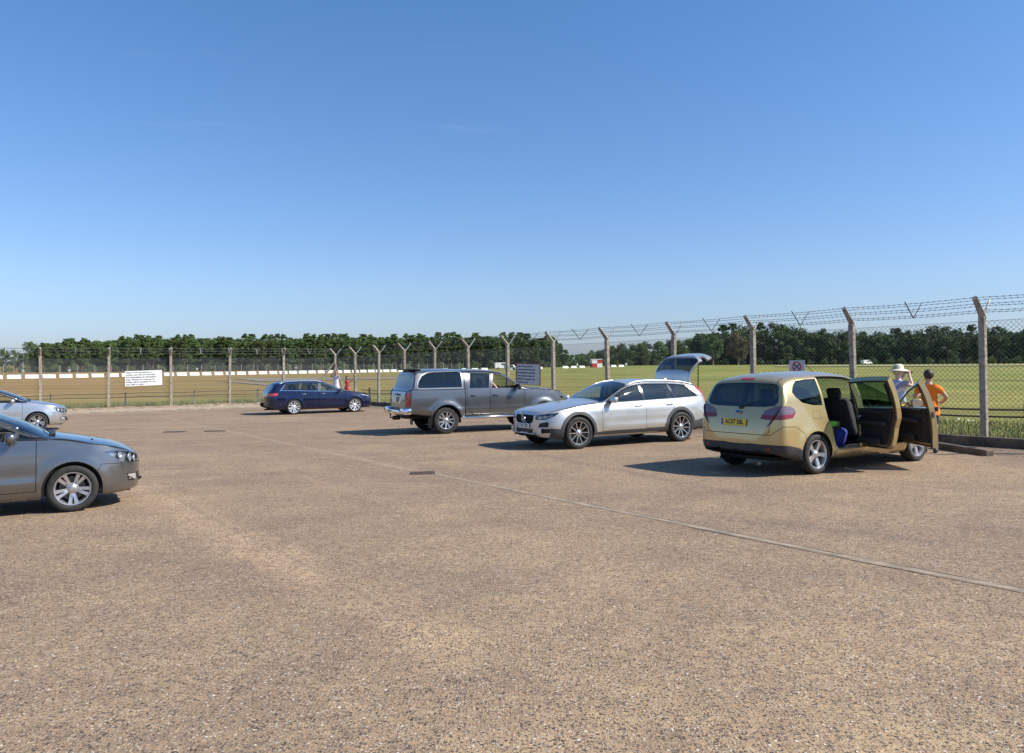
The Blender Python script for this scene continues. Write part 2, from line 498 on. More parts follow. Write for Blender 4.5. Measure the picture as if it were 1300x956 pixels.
    def mesh(s, name, tags, m, parent, sides=(1, -1), off=0., flip=False, thick=0., smooth=True):
        if isinstance(tags, str): tags = (tags,)
        if name in ('quarter_window', 'canopy_window', 'canopy_window_frame', 'window_trim', 'sill_strip', 'front_quarter_window') and len(sides) == 2:
            return [s.mesh(name, tags, m, parent, (q,), off, flip, thick, smooth) for q in sides][0]
        Vo, No, Fo = [], [], []
        for side in sides:
            mp = {}; faces = [s.F[i] for i in range(len(s.F)) if s.tag[i] in tags]
            def gi(k):
                if k not in mp:
                    mp[k] = len(Vo); v = s.V[k]; Vo.append(s.P3(v, off, side)); nn = s.N3(v, side); No.append(-nn if flip else nn)
                return mp[k]
            for f in faces:
                ff = [gi(k) for k in f]
                if (side == 1) == flip: pass
                # s.F oriented outward in (d,y,z); mirrored x flips orientation for side=+1
                rev = (side == 1)
                if flip: rev = not rev
                Fo.append(tuple(reversed(ff)) if rev else tuple(ff))
            if thick:
                ecount = {}
                # merge coincident verts by rounded position for border detection
                def key(k): v = s.V[k]; return (round(v[0], 4), round(v[1], 4), round(v[2], 4))
                for f in faces:
                    for j in range(len(f)):
                        A, B = key(f[j]), key(f[(j+1) % len(f)]); kk = (min(A, B), max(A, B)); ecount.setdefault(kk, []).append((f[j], f[(j+1) % len(f)]))
                mi = {}
                def gin(k):
                    if k not in mi:
                        mi[k] = len(Vo); v = s.V[k]; Vo.append(s.P3(v, off-thick, side)); No.append(-s.N3(v, side))
                    return mi[k]
                for f in faces:
                    ff = [gin(k) for k in f]
                    Fo.append(tuple(ff) if side == 1 else tuple(reversed(ff)))
                for kk, es in ecount.items():
                    if len(es) == 1:
                        A, B = es[0]; va, vb = s.V[A], s.V[B]
                        q = [s.P3(va, off, side), s.P3(vb, off, side), s.P3(vb, off-thick, side), s.P3(va, off-thick, side)]
                        if side == 1: pass
                        else: q = q[::-1]
                        nn = (q[1]-q[0]).cross(q[3]-q[0])
                        if nn.length < 1e-9: continue
                        nn.normalize(); b0 = len(Vo); Vo += q; No += [nn]*4; Fo.append((b0, b0+1, b0+2, b0+3))
        if not Fo: return None
        return mkobj(name, Vo, Fo, m, parent, smooth, No if smooth else None)
    # ---- queries
    def at(s, d, z, off=0., side=1):
        """point and normal on the flank at station d, height z"""
        def y(dd, zz):
            P = s.section(dd)
            for i in range(1, len(P)-1):
                if P[i][1] <= zz <= P[i+1][1] and P[i+1][1] > P[i][1]:
                    t = (zz-P[i][1])/(P[i+1][1]-P[i][1]); return P[i][0]+(P[i+1][0]-P[i][0])*t
            return P[-12][0]
        y0 = y(d, z); ydx = (y(d+.03, z)-y(d-.03, z))/.06; ydz = (y(d, z+.02)-y(d, z-.02))/.04
        n = Vector((ydx, 1, -ydz)).normalized()
        n.y *= side
        return Vector((s.xf-d, y0*side, z))+n*off, n
    def top_z(s, d, y):
        P = s.section(d); y = abs(y)
        for i in range(len(P)-1, s.NL, -1):
            if P[i][0] <= y <= P[i-1][0]:
                t = (y-P[i][0])/(P[i-1][0]-P[i][0]+1e-9); return P[i][1]+(P[i-1][1]-P[i][1])*t
        return P[s.NL+1][1]
    # ---- window shapes
    def zup(s, d, m=.045):
        T = s.T(d); S = s.Sz(d); cr = min(s.crown(d), .85*(T-S)); return T-cr-m
    def zlo(s, d): return s.Sz(d)+s.sp.get('sill', .015)
    def dlo(s, b0, b1, t0=None, t1=None, ml=0., mu=0.):
        """side window between stations; the top follows the roof"""
        t0 = b0 if t0 is None else t0; t1 = b1 if t1 is None else t1
        bot = [(b0+(b1-b0)*i/10, s.zlo(b0+(b1-b0)*i/10)+ml) for i in range(11)]
        top = []
        for i in range(15):
            d = t1+(t0-t1)*i/14; top.append((d, max(s.zup(d)-mu, s.zlo(d)+ml+.012)))
        return bot+top

def frame_mat(p, n, up=Vector((0, 0, 1)), roll=0.):
    """matrix with local Z along n, local Y close to up"""
    z = n.normalized(); x = up.cross(z).normalized(); y = z.cross(x)
    return Matrix((( x.x, y.x, z.x, p.x), (x.y, y.y, z.y, p.y), (x.z, y.z, z.z, p.z), (0, 0, 0, 1)))

def make_wheel(parent, x, y, R, rimR, wdt, side, style, spin=0., rimm=None, steer=0.):
    """wheel > tyre, rim, brake disc"""
    t = MB(); h = wdt/2
    pr = [(rimR+.004, -h*.86), (rimR+.012, -h*.95), (R-.045, -h*1.0), (R-.022, -h*.93), (R-.006, -h*.78), (R, -h*.55), (R, h*.55), (R-.006, h*.78), (R-.022, h*.93), (R-.045, h*1.0), (rimR+.012, h*.95), (rimR+.004, h*.86)]
    # tread grooves
    t.lathe(pr, 56, 'Y')
    ty = t.autosmooth('wheel', RUBBER, parent, 50)
    ty.location = (x, y*side, R-.004); ty.rotation_euler = (0, 0, steer)
    rimm = rimm or SILVER
    b = MB()
    b.lathe([(rimR+.006, h*.86), (rimR+.003, h*.92), (rimR-.008, h*.90), (rimR-.014, h*.80), (rimR-.022, h*.4), (rimR-.03, -h*.5), (rimR-.03, -h*.8)], 48, 'Y', sgn=side)
    # spokes
    face = h*.74; cupr = .065
    def spoke(a, off0, off1, w0, w1, r1=None, k=0, z0=0., z1=0.):
        r1 = r1 or rimR-.008; r0 = .045
        ca, sa = math.cos(a), math.sin(a)
        V = []
        for r, o, w_, zz in ((r0, off0, w0, face-.018+z0), ((r0+r1)/2, (off0+off1)/2, (w0+w1)/2*.94, face-.004+z0), (r1, off1, w1, face+.006+z1)):
            for dx, dz in ((-w_/2, -.03), (-w_/2*.92, 0), (w_/2*.92, 0), (w_/2, -.03)):
                X = r; T = o+dx
                V.append(Vector((X*ca-T*sa, (zz+dz)*side, X*sa+T*ca)))
        F = []
        for i in range(2):
            for q in range(3):
                F.append((i*4+q, i*4+q+1, (i+1)*4+q+1, (i+1)*4+q))
        F.append((0, 1, 2, 3)); F.append((8, 9, 10, 11))
        b.add(V, F, k)
    if style == 'double5':
        for i in range(5):
            a = spin+i*2*math.pi/5
            spoke(a-.20, 0., 0., .036, .052); spoke(a+.20, 0., 0., .036, .052)
            spoke(a, 0, 0, .05, .02, rimR*.5)
    elif style == 'five':
        for i in range(5):
            a = spin+i*2*math.pi/5
            spoke(a, 0, 0, .055, .085); 
    elif style == 'seven':
        for i in range(7):
            a = spin+i*2*math.pi/7; spoke(a-.07, 0, -.012, .026, .03); spoke(a+.07, 0, .012, .026, .03)
    elif style == 'ten':
        for i in range(5):
            a = spin+i*2*math.pi/5
            spoke(a-.27, 0, 0, .042, .048); spoke(a+.27, 0, 0, .042, .048)
            spoke(a-.12, 0, 0, .02, .012, rimR*.72)
    elif style == 'cross5':
        for i in range(5):
            a = spin+i*2*math.pi/5
            spoke(a-.10, -.012, -.055, .026, .024); spoke(a+.10, .012, .055, .026, .024)
            spoke(a-.16, 0, -.02, .045, .02, rimR*.9, 1, -.008, -.01); spoke(a+.16, 0, .02, .045, .02, rimR*.9, 1, -.008, -.01)
            spoke(a+math.pi/5, 0, 0, .018, .03, None, 1, -.01, -.01)
    b.lathe([(.0005, face+.004), (.028, face+.003), (.032, face-.001), (.072, face-.012), (.078, face-.04)], 24, 'Y', sgn=side)
    for i in range(5):
        a = spin+.6+i*2*math.pi/5; b.lathe([(.0005, face-.006), (.008, face-.006), (.008, face-.02)], 8, 'Y', c=(.055*math.cos(a), 0, .055*math.sin(a)), sgn=side, k=1)
    rm = b.autosmooth('rim', [rimm, DARKALLOY], ty, 40)
    d = MB(); d.lathe([(.001, -.01), (rimR*.72, -.01), (rimR*.72, -.03), (.001, -.03)], 32, 'Y', sgn=side); d.lathe([(rimR-.032, -.05), (.05, -.055)], 32, 'Y', sgn=side, k=1)
    d.build('brake_disc', [mat('brake disc', (.12, .11, .10), .45, .7), UNDER], ty)
    return ty

def seat(parent, x, y, z, wdt=.5, h=.6, m=None, hr=True, name='front_seat', hw=.26):
    b = MB(); tilt = Matrix.Rotation(R_(-20), 3, 'Y')
    b.rbox((x+.05, y, z), (.52, wdt, .16), .05, 3)
    b.rbox(Vector((x-.28, y, z+.30)), (.13, wdt, h), .05, 3, M=tilt)
    b.rbox(Vector((x-.25, y+wdt*.42, z+.28)), (.15, wdt*.14, h*.85), .03, 2, M=tilt); b.rbox(Vector((x-.25, y-wdt*.42, z+.28)), (.15, wdt*.14, h*.85), .03, 2, M=tilt)
    o = b.autosmooth(name, m or SEATM, parent, 60)
    if hr:
        hb = MB()
        ys = [y] if wdt < .8 else [y-wdt*.32, y+wdt*.32]
        for yy in ys:
            hb.rbox(Vector((x-.41, yy, z+.30+h*.62)), (.10, hw, .19), .04, 3, M=tilt)
            for q in (-.05, .05): hb.tube([(x-.36, yy+q, z+.30+h*.4), (x-.40, yy+q, z+.30+h*.6)], .007, 6)
        hb.autosmooth('head_restraint', m or SEATM, o, 60)
    return o

def number_plate(parent, P, txt, bgc, w_=.50, h_=.105, ts=.075):
    b = MB(); b.rbox((0, 0, .004), (w_, h_, .008), .004, 1)
    o = b.build('number_plate', mat('plate '+bgc, (.80, .55, .03) if bgc == 'yellow' else (.75, .75, .72), .4), parent)
    o.matrix_local = P
    k = MB(); k.box((-w_/2+.022, 0, .0088), (.036, h_-.01, .0016)); k.build('country_band', mat('plate blue', (.02, .05, .35), .4), o)
    if txt: text('lettering', txt, ts*1.25, mat('plate black', (.01, .01, .01), .5), o, Matrix.Translation((.02, 0, .0085)), .001, bold=.003, sx=.92)
    return o

def mirror(s, parent, d, z, side, body, big=1., out=.0):
    """door mirror: housing > glass"""
    p, n = s.at(d, z, 0, side)
    b = MB(); c = p+Vector((0, side*(.13+out), .05))
    b.rbox(p+Vector((0, side*.035, .0)), (.07, .10, .035), .015, 2, k=1)
    t = MB(); t.ball((0, 0, 0), 1., 8)
    V = []
    for v in t.V:
        x = v.x; yy = v.y; zz = v.z
        sx = .085 if x > 0 else .035
        V.append(c+Vector((math.copysign(abs(x)**.8, x)*sx, math.copysign(abs(yy)**.62, yy)*.105*big, math.copysign(abs(zz)**.62, zz)*.068*big)))
    b.add(V, t.F)
    o = b.autosmooth('door_mirror', [body, BLACK], parent, 40)
    g = MB(); g.rbox(c+Vector((-.038, side*.002, 0)), (.006, .165*big, .105*big), .01, 2); g.build('mirror_glass', MIRROR, o)
    return o
def handle(s, parent, d, z, side, m, ln=.17):
    p, n = s.at(d, z, 0, side)
    b = MB(); ang = math.atan2(n.x, abs(n.y)); M = Matrix.Rotation(-ang*side, 3, 'Z')
    b.rbox(p+n*.022, (ln, .018, .026), .008, 2, M=M)
    b.rbox(p+n*.008+M@Vector((ln*.42, 0, 0)), (.03, .03, .03), .008, 1, M=M); b.rbox(p+n*.008+M@Vector((-ln*.42, 0, 0)), (.03, .03, .03), .008, 1, M=M)
    b.rbox(p+n*.001+Vector((0, 0, -.004)), (.09, .006, .04), .004, 1, M=M, k=1)
    return b.autosmooth('door_handle', [m, BLACK], parent, 45)

def make_car(sp, name, label, loc, heading, body, group=None, nearside=None):
    s = Shell(sp); g = sp.get
    root = empty(name, (0, 0, 0)); tag(root, label, 'car' if name != 'pickup_truck' else 'pickup truck', group)
    # align with the ground slope
    x, y = loc; e = .5
    nrm = Vector((-(gz(x+e, y)-gz(x-e, y))/(2*e), -(gz(x, y+e)-gz(x, y-e))/(2*e), 1)).normalized()
    f = Vector((math.cos(R_(heading)), math.sin(R_(heading)), 0)); f = (f-nrm*f.dot(nrm)).normalized(); l = nrm.cross(f)
    root.matrix_world = Matrix(((f.x, l.x, nrm.x, x), (f.y, l.y, nrm.y, y), (f.z, l.z, nrm.z, gz(x, y)+.002), (0, 0, 0, 1)))
    s.root = root; s.bodym = body
    # wheel arches
    for c in (s.fo, s.fo+s.wb):
        s.carve('arch', SIDE, circle_poly(c, s.wz, s.Ra, 36), lambda q: q[7] < s.NL+2)
        s.carve('arch', SIDE, [(c-s.Ra, -1), (c+s.Ra, -1), (c+s.Ra, s.wz), (c-s.Ra, s.wz)], lambda q: q[7] < s.NL+2)
    return s, root
def on_front(s, u_, z_, off, side):
    v = min((v for v in s.V if v[0] < 1.4), key=lambda v: (v[6]-u_)**2+(v[2]-z_)**2)
    return s.P3(v, off, side)
def near_to(F, H, side, back, half):
    """car centre from the ground contact of a near wheel; side +1 = left wheels, -1 = right"""
    h = R_(H); return (F[0]-back*math.cos(h)+side*math.sin(h)*half, F[1]-back*math.sin(h)-side*math.cos(h)*half)
def finish_car(s, cab_tags, wheels, open_tags=(), holes=(), liner_off=-.03, seats=True, wood=None):
    """common parts once the panels are cut"""
    root = s.root; sp = s.sp
    s.mesh('body', ('body',)+tuple(sp.get('bodytags', ())), s.bodym, root)
    sk = set(t for t in set(s.tag) if t in ('arch', 'hl')+tuple(cab_tags)+tuple(open_tags)+tuple(holes))
    keep = tuple(t for t in set(s.tag) if t not in sk)
    s.mesh('inner_lining', keep, DARKTRIM, root, off=liner_off, flip=False, smooth=False)
    # underbody and wheel housings
    b = MB(); zf = sp.get('floor', .27)
    b.box((s.xf-s.L/2, 0, zf), (s.L-.5, s.W*.62, .06)); b.box((s.xf-s.fo-s.wb/2, 0, zf+.0), (s.wb-2*s.Ra-.02, s.W*.90, .06))
    b.tube([(s.xf-s.fo, -s.W*.4, s.wz), (s.xf-s.fo, s.W*.4, s.wz)], .04, 8); b.tube([(s.xf-s.fo-s.wb, -s.W*.4, s.wz), (s.xf-s.fo-s.wb, s.W*.4, s.wz)], .05, 8)
    b.box((s.xf-.35, 0, zf-.0), (.4, s.W*.55, .09)); b.box((s.xf-s.L+.4, 0, zf+.14), (.5, s.W*.55, .12))
    b.tube([(s.xf-s.L*.6, .25, zf-.06), (s.xf-s.L*.8, .32, zf-.06), (s.xf-s.L+.12, .45, zf-.03)], .03, 8)
    b.build('underbody', UNDER, root)
    for c in (s.fo, s.fo+s.wb):
        for side in (1, -1):
            h = MB()
            h.lathe([(s.Ra-.03, s.W/2-.035), (s.Ra+.012, s.W/2-.05), (s.Ra+.012, s.W/2-.36), (.05, s.W/2-.37)], 20, 'Y', c=(s.xf-c, 0, s.wz), sgn=side, a0=R_(-12), a1=R_(192))
            h.build('wheel_arch_liner', UNDER, root)
    R, rim, wd, style, rm = wheels
    k = 0
    for c in (s.fo, s.fo+s.wb):
        for side in (1, -1):
            make_wheel(root, s.xf-c, s.W/2-wd/2-sp.get('inset', .012), R, rim, wd, side, style, spin=.3+k*.7, rimm=rm); k += 1
    if seats:
        zs = sp.get('seatz', .52); dh = sp['driver_d']
        for side in (1, -1): seat(root, s.xf-dh, .37*side, zs)
        seat(root, s.xf-dh-.85, 0, zs+.02, 1.25, .56, name='rear_seat', hw=.25)
        # dashboard and steering wheel (right-hand drive)
        b = MB(); dd = sp['dash_d']; zt = sp.get('dash_z', s.Sz(dd)-.01)
        b.rbox((s.xf-dd, 0, zt-.16), (.42, s.W*.78, .3), .08, 3)
        b.rbox((s.xf-dd-.3, 0, zt-.42), (.6, .22, .35), .05, 2)
        b.build('dashboard', DARKTRIM, root, True)
        b = MB(); M = Matrix.Rotation(R_(-66), 3, 'Y')
        n = 24; c = Vector((s.xf-dd-.36, -.37, zt-.07))
        pts = [c+M@Vector((.18*math.cos(2*math.pi*i/n), .18*math.sin(2*math.pi*i/n), 0)) for i in range(n+1)]
        b.tube(pts, .014, 6, cap=False); b.tube([c+M@Vector((0, -.17, 0)), c+M@Vector((0, .17, 0))], .016, 6); b.tube([c, c+Vector((.2, 0, -.08))], .03, 8)
        b.build('steering_wheel', BLACK, root, True)
    b = MB(); b.box((s.xf-s.L*.52, 0, zf+.09), (s.L*.55, s.W*.8, .04)); b.build('cabin_floor', DARKTRIM, root)

def lamp(s, name, region, parent, sides, lens=None, backm=None, pods=(), depth=.035):
    """lamp: lens skin over a housing with reflector pods.  pods: (axis coords d/z on flank, radius)"""
    out = []
    for side in sides:
        o = s.mesh(name, region, lens or GL_LENS, parent, (side,), off=-.002)
        if o is None: return
        s.mesh('lamp_housing', region, backm or LAMPBACK, o, (side,), off=-depth)
        b = MB(); k = 0
        for (u, z, r) in pods:
            # find surface vertex nearest to (u,z)
            best = min((v for v in s.V if v[0] < 1.4), key=lambda v: (v[6]-u)**2+(v[2]-z)**2)
            p = s.P3(best, -depth*.55, side); n = (s.N3(best, side)+Vector((1.2, 0, 0))).normalized()
            M = frame_mat(p, n).to_3x3()
            t = MB(); t.lathe([(r, .022), (r*.98, .026), (r*.9, .018), (r*.6, .0), (r*.35, -.006), (r*.3, .008), (.001, .012)], 20, 'Z')
            b.add([p+M@v for v in t.V], t.F); k = 1
        if k: b.build('reflector', REFL, o, True)
        out.append(o)
    return out

# ------------------------------------------------------------------ ground sheets
def field_material():
    m = bpy.data.materials.new('airfield grass'); m.use_nodes = True; t = m.node_tree; b = t.nodes['Principled BSDF']; L = t.links.new
    b.inputs['Roughness'].default_value = .95; b.inputs['Specular IOR Level'].default_value = .1
    g = t.nodes.new('ShaderNodeTexCoord'); sp = t.nodes.new('ShaderNodeSeparateXYZ'); L(g.outputs['Object'], sp.inputs[0])
    def noise(sc_, det, scale=(1, 1, 1), rough=.6):
        mp = t.nodes.new('ShaderNodeMapping'); mp.inputs['Scale'].default_value = scale; L(g.outputs['Object'], mp.inputs['Vector'])
        n = t.nodes.new('ShaderNodeTexNoise'); n.inputs['Scale'].default_value = sc_; n.inputs['Detail'].default_value = det; n.inputs['Roughness'].default_value = rough
        L(mp.outputs['Vector'], n.inputs['Vector']); return n.outputs['Fac']
    def ramp(f, a, b_, ca, cb):
        r = t.nodes.new('ShaderNodeValToRGB'); e = r.color_ramp.elements; e[0].position = a; e[0].color = (*ca, 1); e[1].position = b_; e[1].color = (*cb, 1); L(f, r.inputs['Fac']); return r.outputs['Color']
    def mix(f, a, c):
        x = t.nodes.new('ShaderNodeMixRGB'); L(f, x.inputs['Fac']); L(a, x.inputs['Color1']); L(c, x.inputs['Color2']); return x.outputs['Color']
    def math_(op, a, c=None, v=None):
        x = t.nodes.new('ShaderNodeMath'); x.operation = op
        for i, q in enumerate((a, c)):
            if q is None: continue
            if isinstance(q, (int, float)): x.inputs[i].default_value = q
            else: L(q, x.inputs[i])
        x.use_clamp = (v == 'c'); return x.outputs[0]
    dry = ramp(noise(.06, 8, (1, .45, 1)), .35, .65, (.27, .165, .060), (.34, .225, .085))
    grn = ramp(noise(.08, 8, (1, .4, 1)), .35, .65, (.18, .205, .050), (.28, .265, .080))
    lush = ramp(noise(.35, 6), .35, .65, (.10, .145, .032), (.25, .235, .075))
    # dry on the far left, greener to the right; lush close to the fence
    side = math_('ADD', math_('MULTIPLY', sp.outputs['X'], .012), math_('MULTIPLY', sp.outputs['Y'], .0022))
    side = math_('ADD', side, math_('MULTIPLY', noise(.02, 5), .9)); 
    f1 = math_('SUBTRACT', side, .0, 'c')
    c = mix(f1, dry, grn)
    # distance behind the fences
    sfen = math_('SUBTRACT', math_('ADD', math_('MULTIPLY', sp.outputs['X'], -.515), math_('MULTIPLY', sp.outputs['Y'], .857)), 45.0)   # behind return fence
    sfen2 = math_('SUBTRACT', math_('ADD', math_('MULTIPLY', sp.outputs['X'], .814), math_('MULTIPLY', sp.outputs['Y'], .58)), 18.3)
    dmin = math_('MAXIMUM', sfen, sfen2)
    wig = math_('ADD', dmin, math_('MULTIPLY', noise(.3, 4), 6.))
    near = t.nodes.new('ShaderNodeMapRange'); near.inputs['From Min'].default_value = 22; near.inputs['From Max'].default_value = 7; near.inputs['To Min'].default_value = 0; near.inputs['To Max'].default_value = .85; L(wig, near.inputs['Value'])
    c = mix(near.outputs[0], c, lush)
    # bare earth right under the fence
    wig2 = math_('ADD', dmin, math_('MULTIPLY', noise(1.3, 6), 1.6))
    ne = t.nodes.new('ShaderNodeMapRange'); ne.inputs['From Min'].default_value = 1.9; ne.inputs['From Max'].default_value = 1.2; L(wig2, ne.inputs['Value'])
    c = mix(ne.outputs[0], c, ramp(noise(6, 6), .35, .65, (.17, .105, .06), (.34, .25, .16)))
    # fine mottling
    fine = ramp(noise(3., 8, (1, 1, 1), .75), .3, .7, (.62, .62, .60), (1.25, 1.25, 1.2))
    x = t.nodes.new('ShaderNodeMixRGB'); x.blend_type = 'MULTIPLY'; x.inputs['Fac'].default_value = 1; L(c, x.inputs['Color1']); L(fine, x.inputs['Color2'])
    # mowing streaks
    st_n = ramp(noise(.25, 6, (.12, 1.6, 1)), .38, .62, (.74, .70, .66), (1.16, 1.15, 1.1))
    x2 = t.nodes.new('ShaderNodeMixRGB'); x2.blend_type = 'MULTIPLY'; x2.inputs['Fac'].default_value = 1; L(x.outputs[0], x2.inputs['Color1']); L(st_n, x2.inputs['Color2'])
    L(x2.outputs[0], b.inputs['Base Color'])
    return m
def grid_obj(name, xs, ys, fn, m):
    V = [fn(x, y) for y in ys for x in xs]; n = len(xs)
    F = [(j*n+i, j*n+i+1, (j+1)*n+i+1, (j+1)*n+i) for j in range(len(ys)-1) for i in range(n-1)]
    return mkobj(name, V, F, m, None, True)
def axis(lo, hi, near, step):
    a = []; x = 0.
    while x < hi: a.append(x); x += step if abs(x) < near else max(step, (abs(x)-near)*.18+step)
    a.append(hi); bneg = []; x = -step
    while x > lo: bneg.append(x); x -= step if abs(x) < near else max(step, (abs(x)-near)*.18+step)
    bneg.append(lo)
    return sorted(bneg)+a
gr = grid_obj('ground', axis(-3500, 3500, 60, 2.5), axis(-300, 4500, 70, 2.5), lambda x, y: (x, y, gz(x, y)-.02), field_material())
tag(gr, kind='structure')

def img2ground(px, py):     # where a sight line meets the ground (used once to read off positions)
    a = (px-650.)/980; b_ = -(py-433.)/980; c, s_ = math.cos(ROLL), math.sin(ROLL); a, b_ = a*c+b_*s_, -a*s_+b_*c
    cp, sp = math.cos(PITCH), math.sin(PITCH); d = Vector((a, cp-b_*sp, sp+b_*cp)); t_ = 5.
    for k in range(200):
        p = Vector((0, 0, CAMZ))+d*t_; t_ = min(3000, t_+(p.z-gz(p.x, p.y))/max(1e-4, -d.z)*.8)
    p = Vector((0, 0, CAMZ))+d*t_
    return p
SEAMS = [((166, 613), (446, 759), .38, 1.4, (.46, .325, .195)), ((446, 759), (634, 857), .36, 1.2, (.46, .325, .195)), ((200, 528), (545, 601), .16, .9, (.42, .33, .23)),
         ((182, 612), (610, 832), .05, .35, (.13, .10, .085)), ((1120, 612), (1420, 652), .10, .9, (.40, .31, .22)), ((330, 590), (720, 700), .22, .55, (.42, .30, .185)),
         ((250, 560), (470, 612), .3, .5, (.41, .30, .19)), ((600, 560), (1000, 640), .22, .5, (.13, .10, .09)), ((760, 640), (1300, 700), .3, .4, (.13, .10, .09))]
def asphalt():
    m = bpy.data.materials.new('worn stone asphalt'); m.use_nodes = True; t = m.node_tree; b = t.nodes['Principled BSDF']; L = t.links.new
    b.inputs['Roughness'].default_value = .9; b.inputs['Specular IOR Level'].default_value = .25
    g = t.nodes.new('ShaderNodeTexCoord')
    def noise(sc_, det, scale=(1, 1, 1), rough=.6, rot=0.):
        mp = t.nodes.new('ShaderNodeMapping'); mp.inputs['Scale'].default_value = scale; mp.inputs['Rotation'].default_value = (0, 0, rot); L(g.outputs['Object'], mp.inputs['Vector'])
        n = t.nodes.new('ShaderNodeTexNoise'); n.inputs['Scale'].default_value = sc_; n.inputs['Detail'].default_value = det; n.inputs['Roughness'].default_value = rough
        L(mp.outputs['Vector'], n.inputs['Vector']); return n.outputs['Fac']
    def ramp(f, *st_):
        r = t.nodes.new('ShaderNodeValToRGB'); e = r.color_ramp.elements
        while len(e) < len(st_): e.new(.5)
        for q, (p, c) in zip(e, st_): q.position = p; q.color = (*c, 1)
        L(f, r.inputs['Fac']); return r.outputs['Color']
    def mix(f, a, c, mode='MIX'):
        x = t.nodes.new('ShaderNodeMixRGB'); x.blend_type = mode
        for i, q in zip(('Fac', 'Color1', 'Color2'), (f, a, c)):
            if isinstance(q, (int, float)): x.inputs[i].default_value = q
            elif isinstance(q, tuple): x.inputs[i].default_value = (*q, 1)
            else: L(q, x.inputs[i])
        return x.outputs[0]
    # binder dust: tan to greyish brown in large worn patches
    big = ramp(noise(.22, 9, (1, 1, 1), .66), (.34, (.245, .182, .120)), (.48, (.330, .245, .152)), (.66, (.425, .312, .186)))
    streak = ramp(noise(.35, 7, (.35, 2.2, 1), .6, .55), (.36, (.82, .80, .84)), (.64, (1.08, 1.06, 1.02)))
    c = mix(1., big, streak, 'MULTIPLY')
    # rollered seams: pale bands with a ragged darker edge, straight lines on the ground
    wob = noise(.8, 5)
    sxyz = t.nodes.new('ShaderNodeSeparateXYZ'); L(g.outputs['Object'], sxyz.inputs[0])
    def M(op, a_, b_=None, c_=None, clamp=False):
        x = t.nodes.new('ShaderNodeMath'); x.operation = op; x.use_clamp = clamp
        for i, q in enumerate((a_, b_, c_)):
            if q is None: continue
            if isinstance(q, (int, float)): x.inputs[i].default_value = q
            else: L(q, x.inputs[i])
        return x.outputs[0]
    patchn = noise(.9, 5)
    for (pa, pb, wd, amt, colr) in SEAMS:
        A = img2ground(*pa); B = img2ground(*pb); dx, dy = B.x-A.x, B.y-A.y; l = math.hypot(dx, dy); nx, ny = -dy/l, dx/l; cc = nx*A.x+ny*A.y
        dist = M('ADD', M('MULTIPLY', sxyz.outputs['X'], nx), M('MULTIPLY', sxyz.outputs['Y'], ny))
        dist = M('ABSOLUTE', M('ADD', M('SUBTRACT', dist, cc), M('MULTIPLY', M('SUBTRACT', wob, .5), wd*1.6)))
        f = M('MULTIPLY', M('SUBTRACT', 1., M('DIVIDE', dist, wd), None, True), M('MULTIPLY', patchn, amt*1.9), None, True)
        al = M('ADD', M('MULTIPLY', sxyz.outputs['X'], dx/l), M('MULTIPLY', sxyz.outputs['Y'], dy/l)); s0 = (dx*A.x+dy*A.y)/l
        win = M('MULTIPLY', M('MULTIPLY', M('SUBTRACT', al, s0), 1.2, None, True), M('MULTIPLY', M('SUBTRACT', s0+l, al), 1.2, None, True))
        c = mix(M('MULTIPLY', f, win), c, colr)
    blot = ramp(noise(1.3, 8, (1, 1, 1), .72), (.35, (.78, .75, .80)), (.58, (1.06, 1.05, 1.03)))
    c = mix(1., c, blot, 'MULTIPLY')
    # stones
    def stones(scale, lo, cols, c):
        v = t.nodes.new('ShaderNodeTexVoronoi'); v.inputs['Scale'].default_value = scale; v.inputs['Randomness'].default_value = 1.
        L(g.outputs['Object'], v.inputs['Vector'])
        s_ = t.nodes.new('ShaderNodeSeparateColor'); L(v.outputs['Color'], s_.inputs[0])
        colr = ramp(s_.outputs[0], *cols)
        mk = t.nodes.new('ShaderNodeMapRange'); mk.inputs['From Min'].default_value = .56; mk.inputs['From Max'].default_value = .40; L(v.outputs['Distance'], mk.inputs['Value'])
        dens = noise(2.2, 8, (1, 1, 1), .72)
        gt = M('GREATER_THAN', M('ADD', s_.outputs[1], M('MULTIPLY', dens, 1.0)), lo)
        mu = M('MULTIPLY', mk.outputs[0], gt)
        return mix(mu, c, colr), mu, v
    c, m1, v1 = stones(52., .86, ((.0, (.045, .036, .032)), (.28, (.095, .074, .063)), (.46, (.22, .17, .135)), (.62, (.34, .20, .115)), (.80, (.44, .30, .18)), (.955, (.46, .40, .33)), (1., (.62, .57, .50))), c)
    c, m2, v2 = stones(110., .86, ((.0, (.055, .045, .042)), (.25, (.13, .10, .088)), (.45, (.26, .20, .16)), (.68, (.36, .22, .13)), (.94, (.46, .35, .23)), (1., (.62, .57, .50))), c)
    fine = ramp(noise(150., 4, (1, 1, 1), .7), (.3, (.78, .78, .78)), (.7, (1.2, 1.19, 1.18)))
    c = mix(1., c, fine, 'MULTIPLY')
    grit = ramp(noise(13., 6, (1, 1, 1), .8), (.32, (.74, .73, .74)), (.68, (1.22, 1.21, 1.18)))
    c = mix(1., c, grit, 'MULTIPLY')
    # dark tar drips and oil
    oil = ramp(noise(.42, 8, (1, 1, 1), .75), (.68, (1, 1, 1)), (.76, (.78, .76, .77)))
    c = mix(1., c, oil, 'MULTIPLY')
    L(c, b.inputs['Base Color'])
    bp = t.nodes.new('ShaderNodeBump'); bp.inputs['Strength'].default_value = .7; bp.inputs['Distance'].default_value = .006
    ad = t.nodes.new('ShaderNodeMath'); ad.operation = 'ADD'; L(m1, ad.inputs[0]); L(m2, ad.inputs[1]); L(ad.outputs[0], bp.inputs['Height']); L(bp.outputs['Normal'], b.inputs['Normal'])
    return m
ASPH = asphalt()
KERB_T = .55
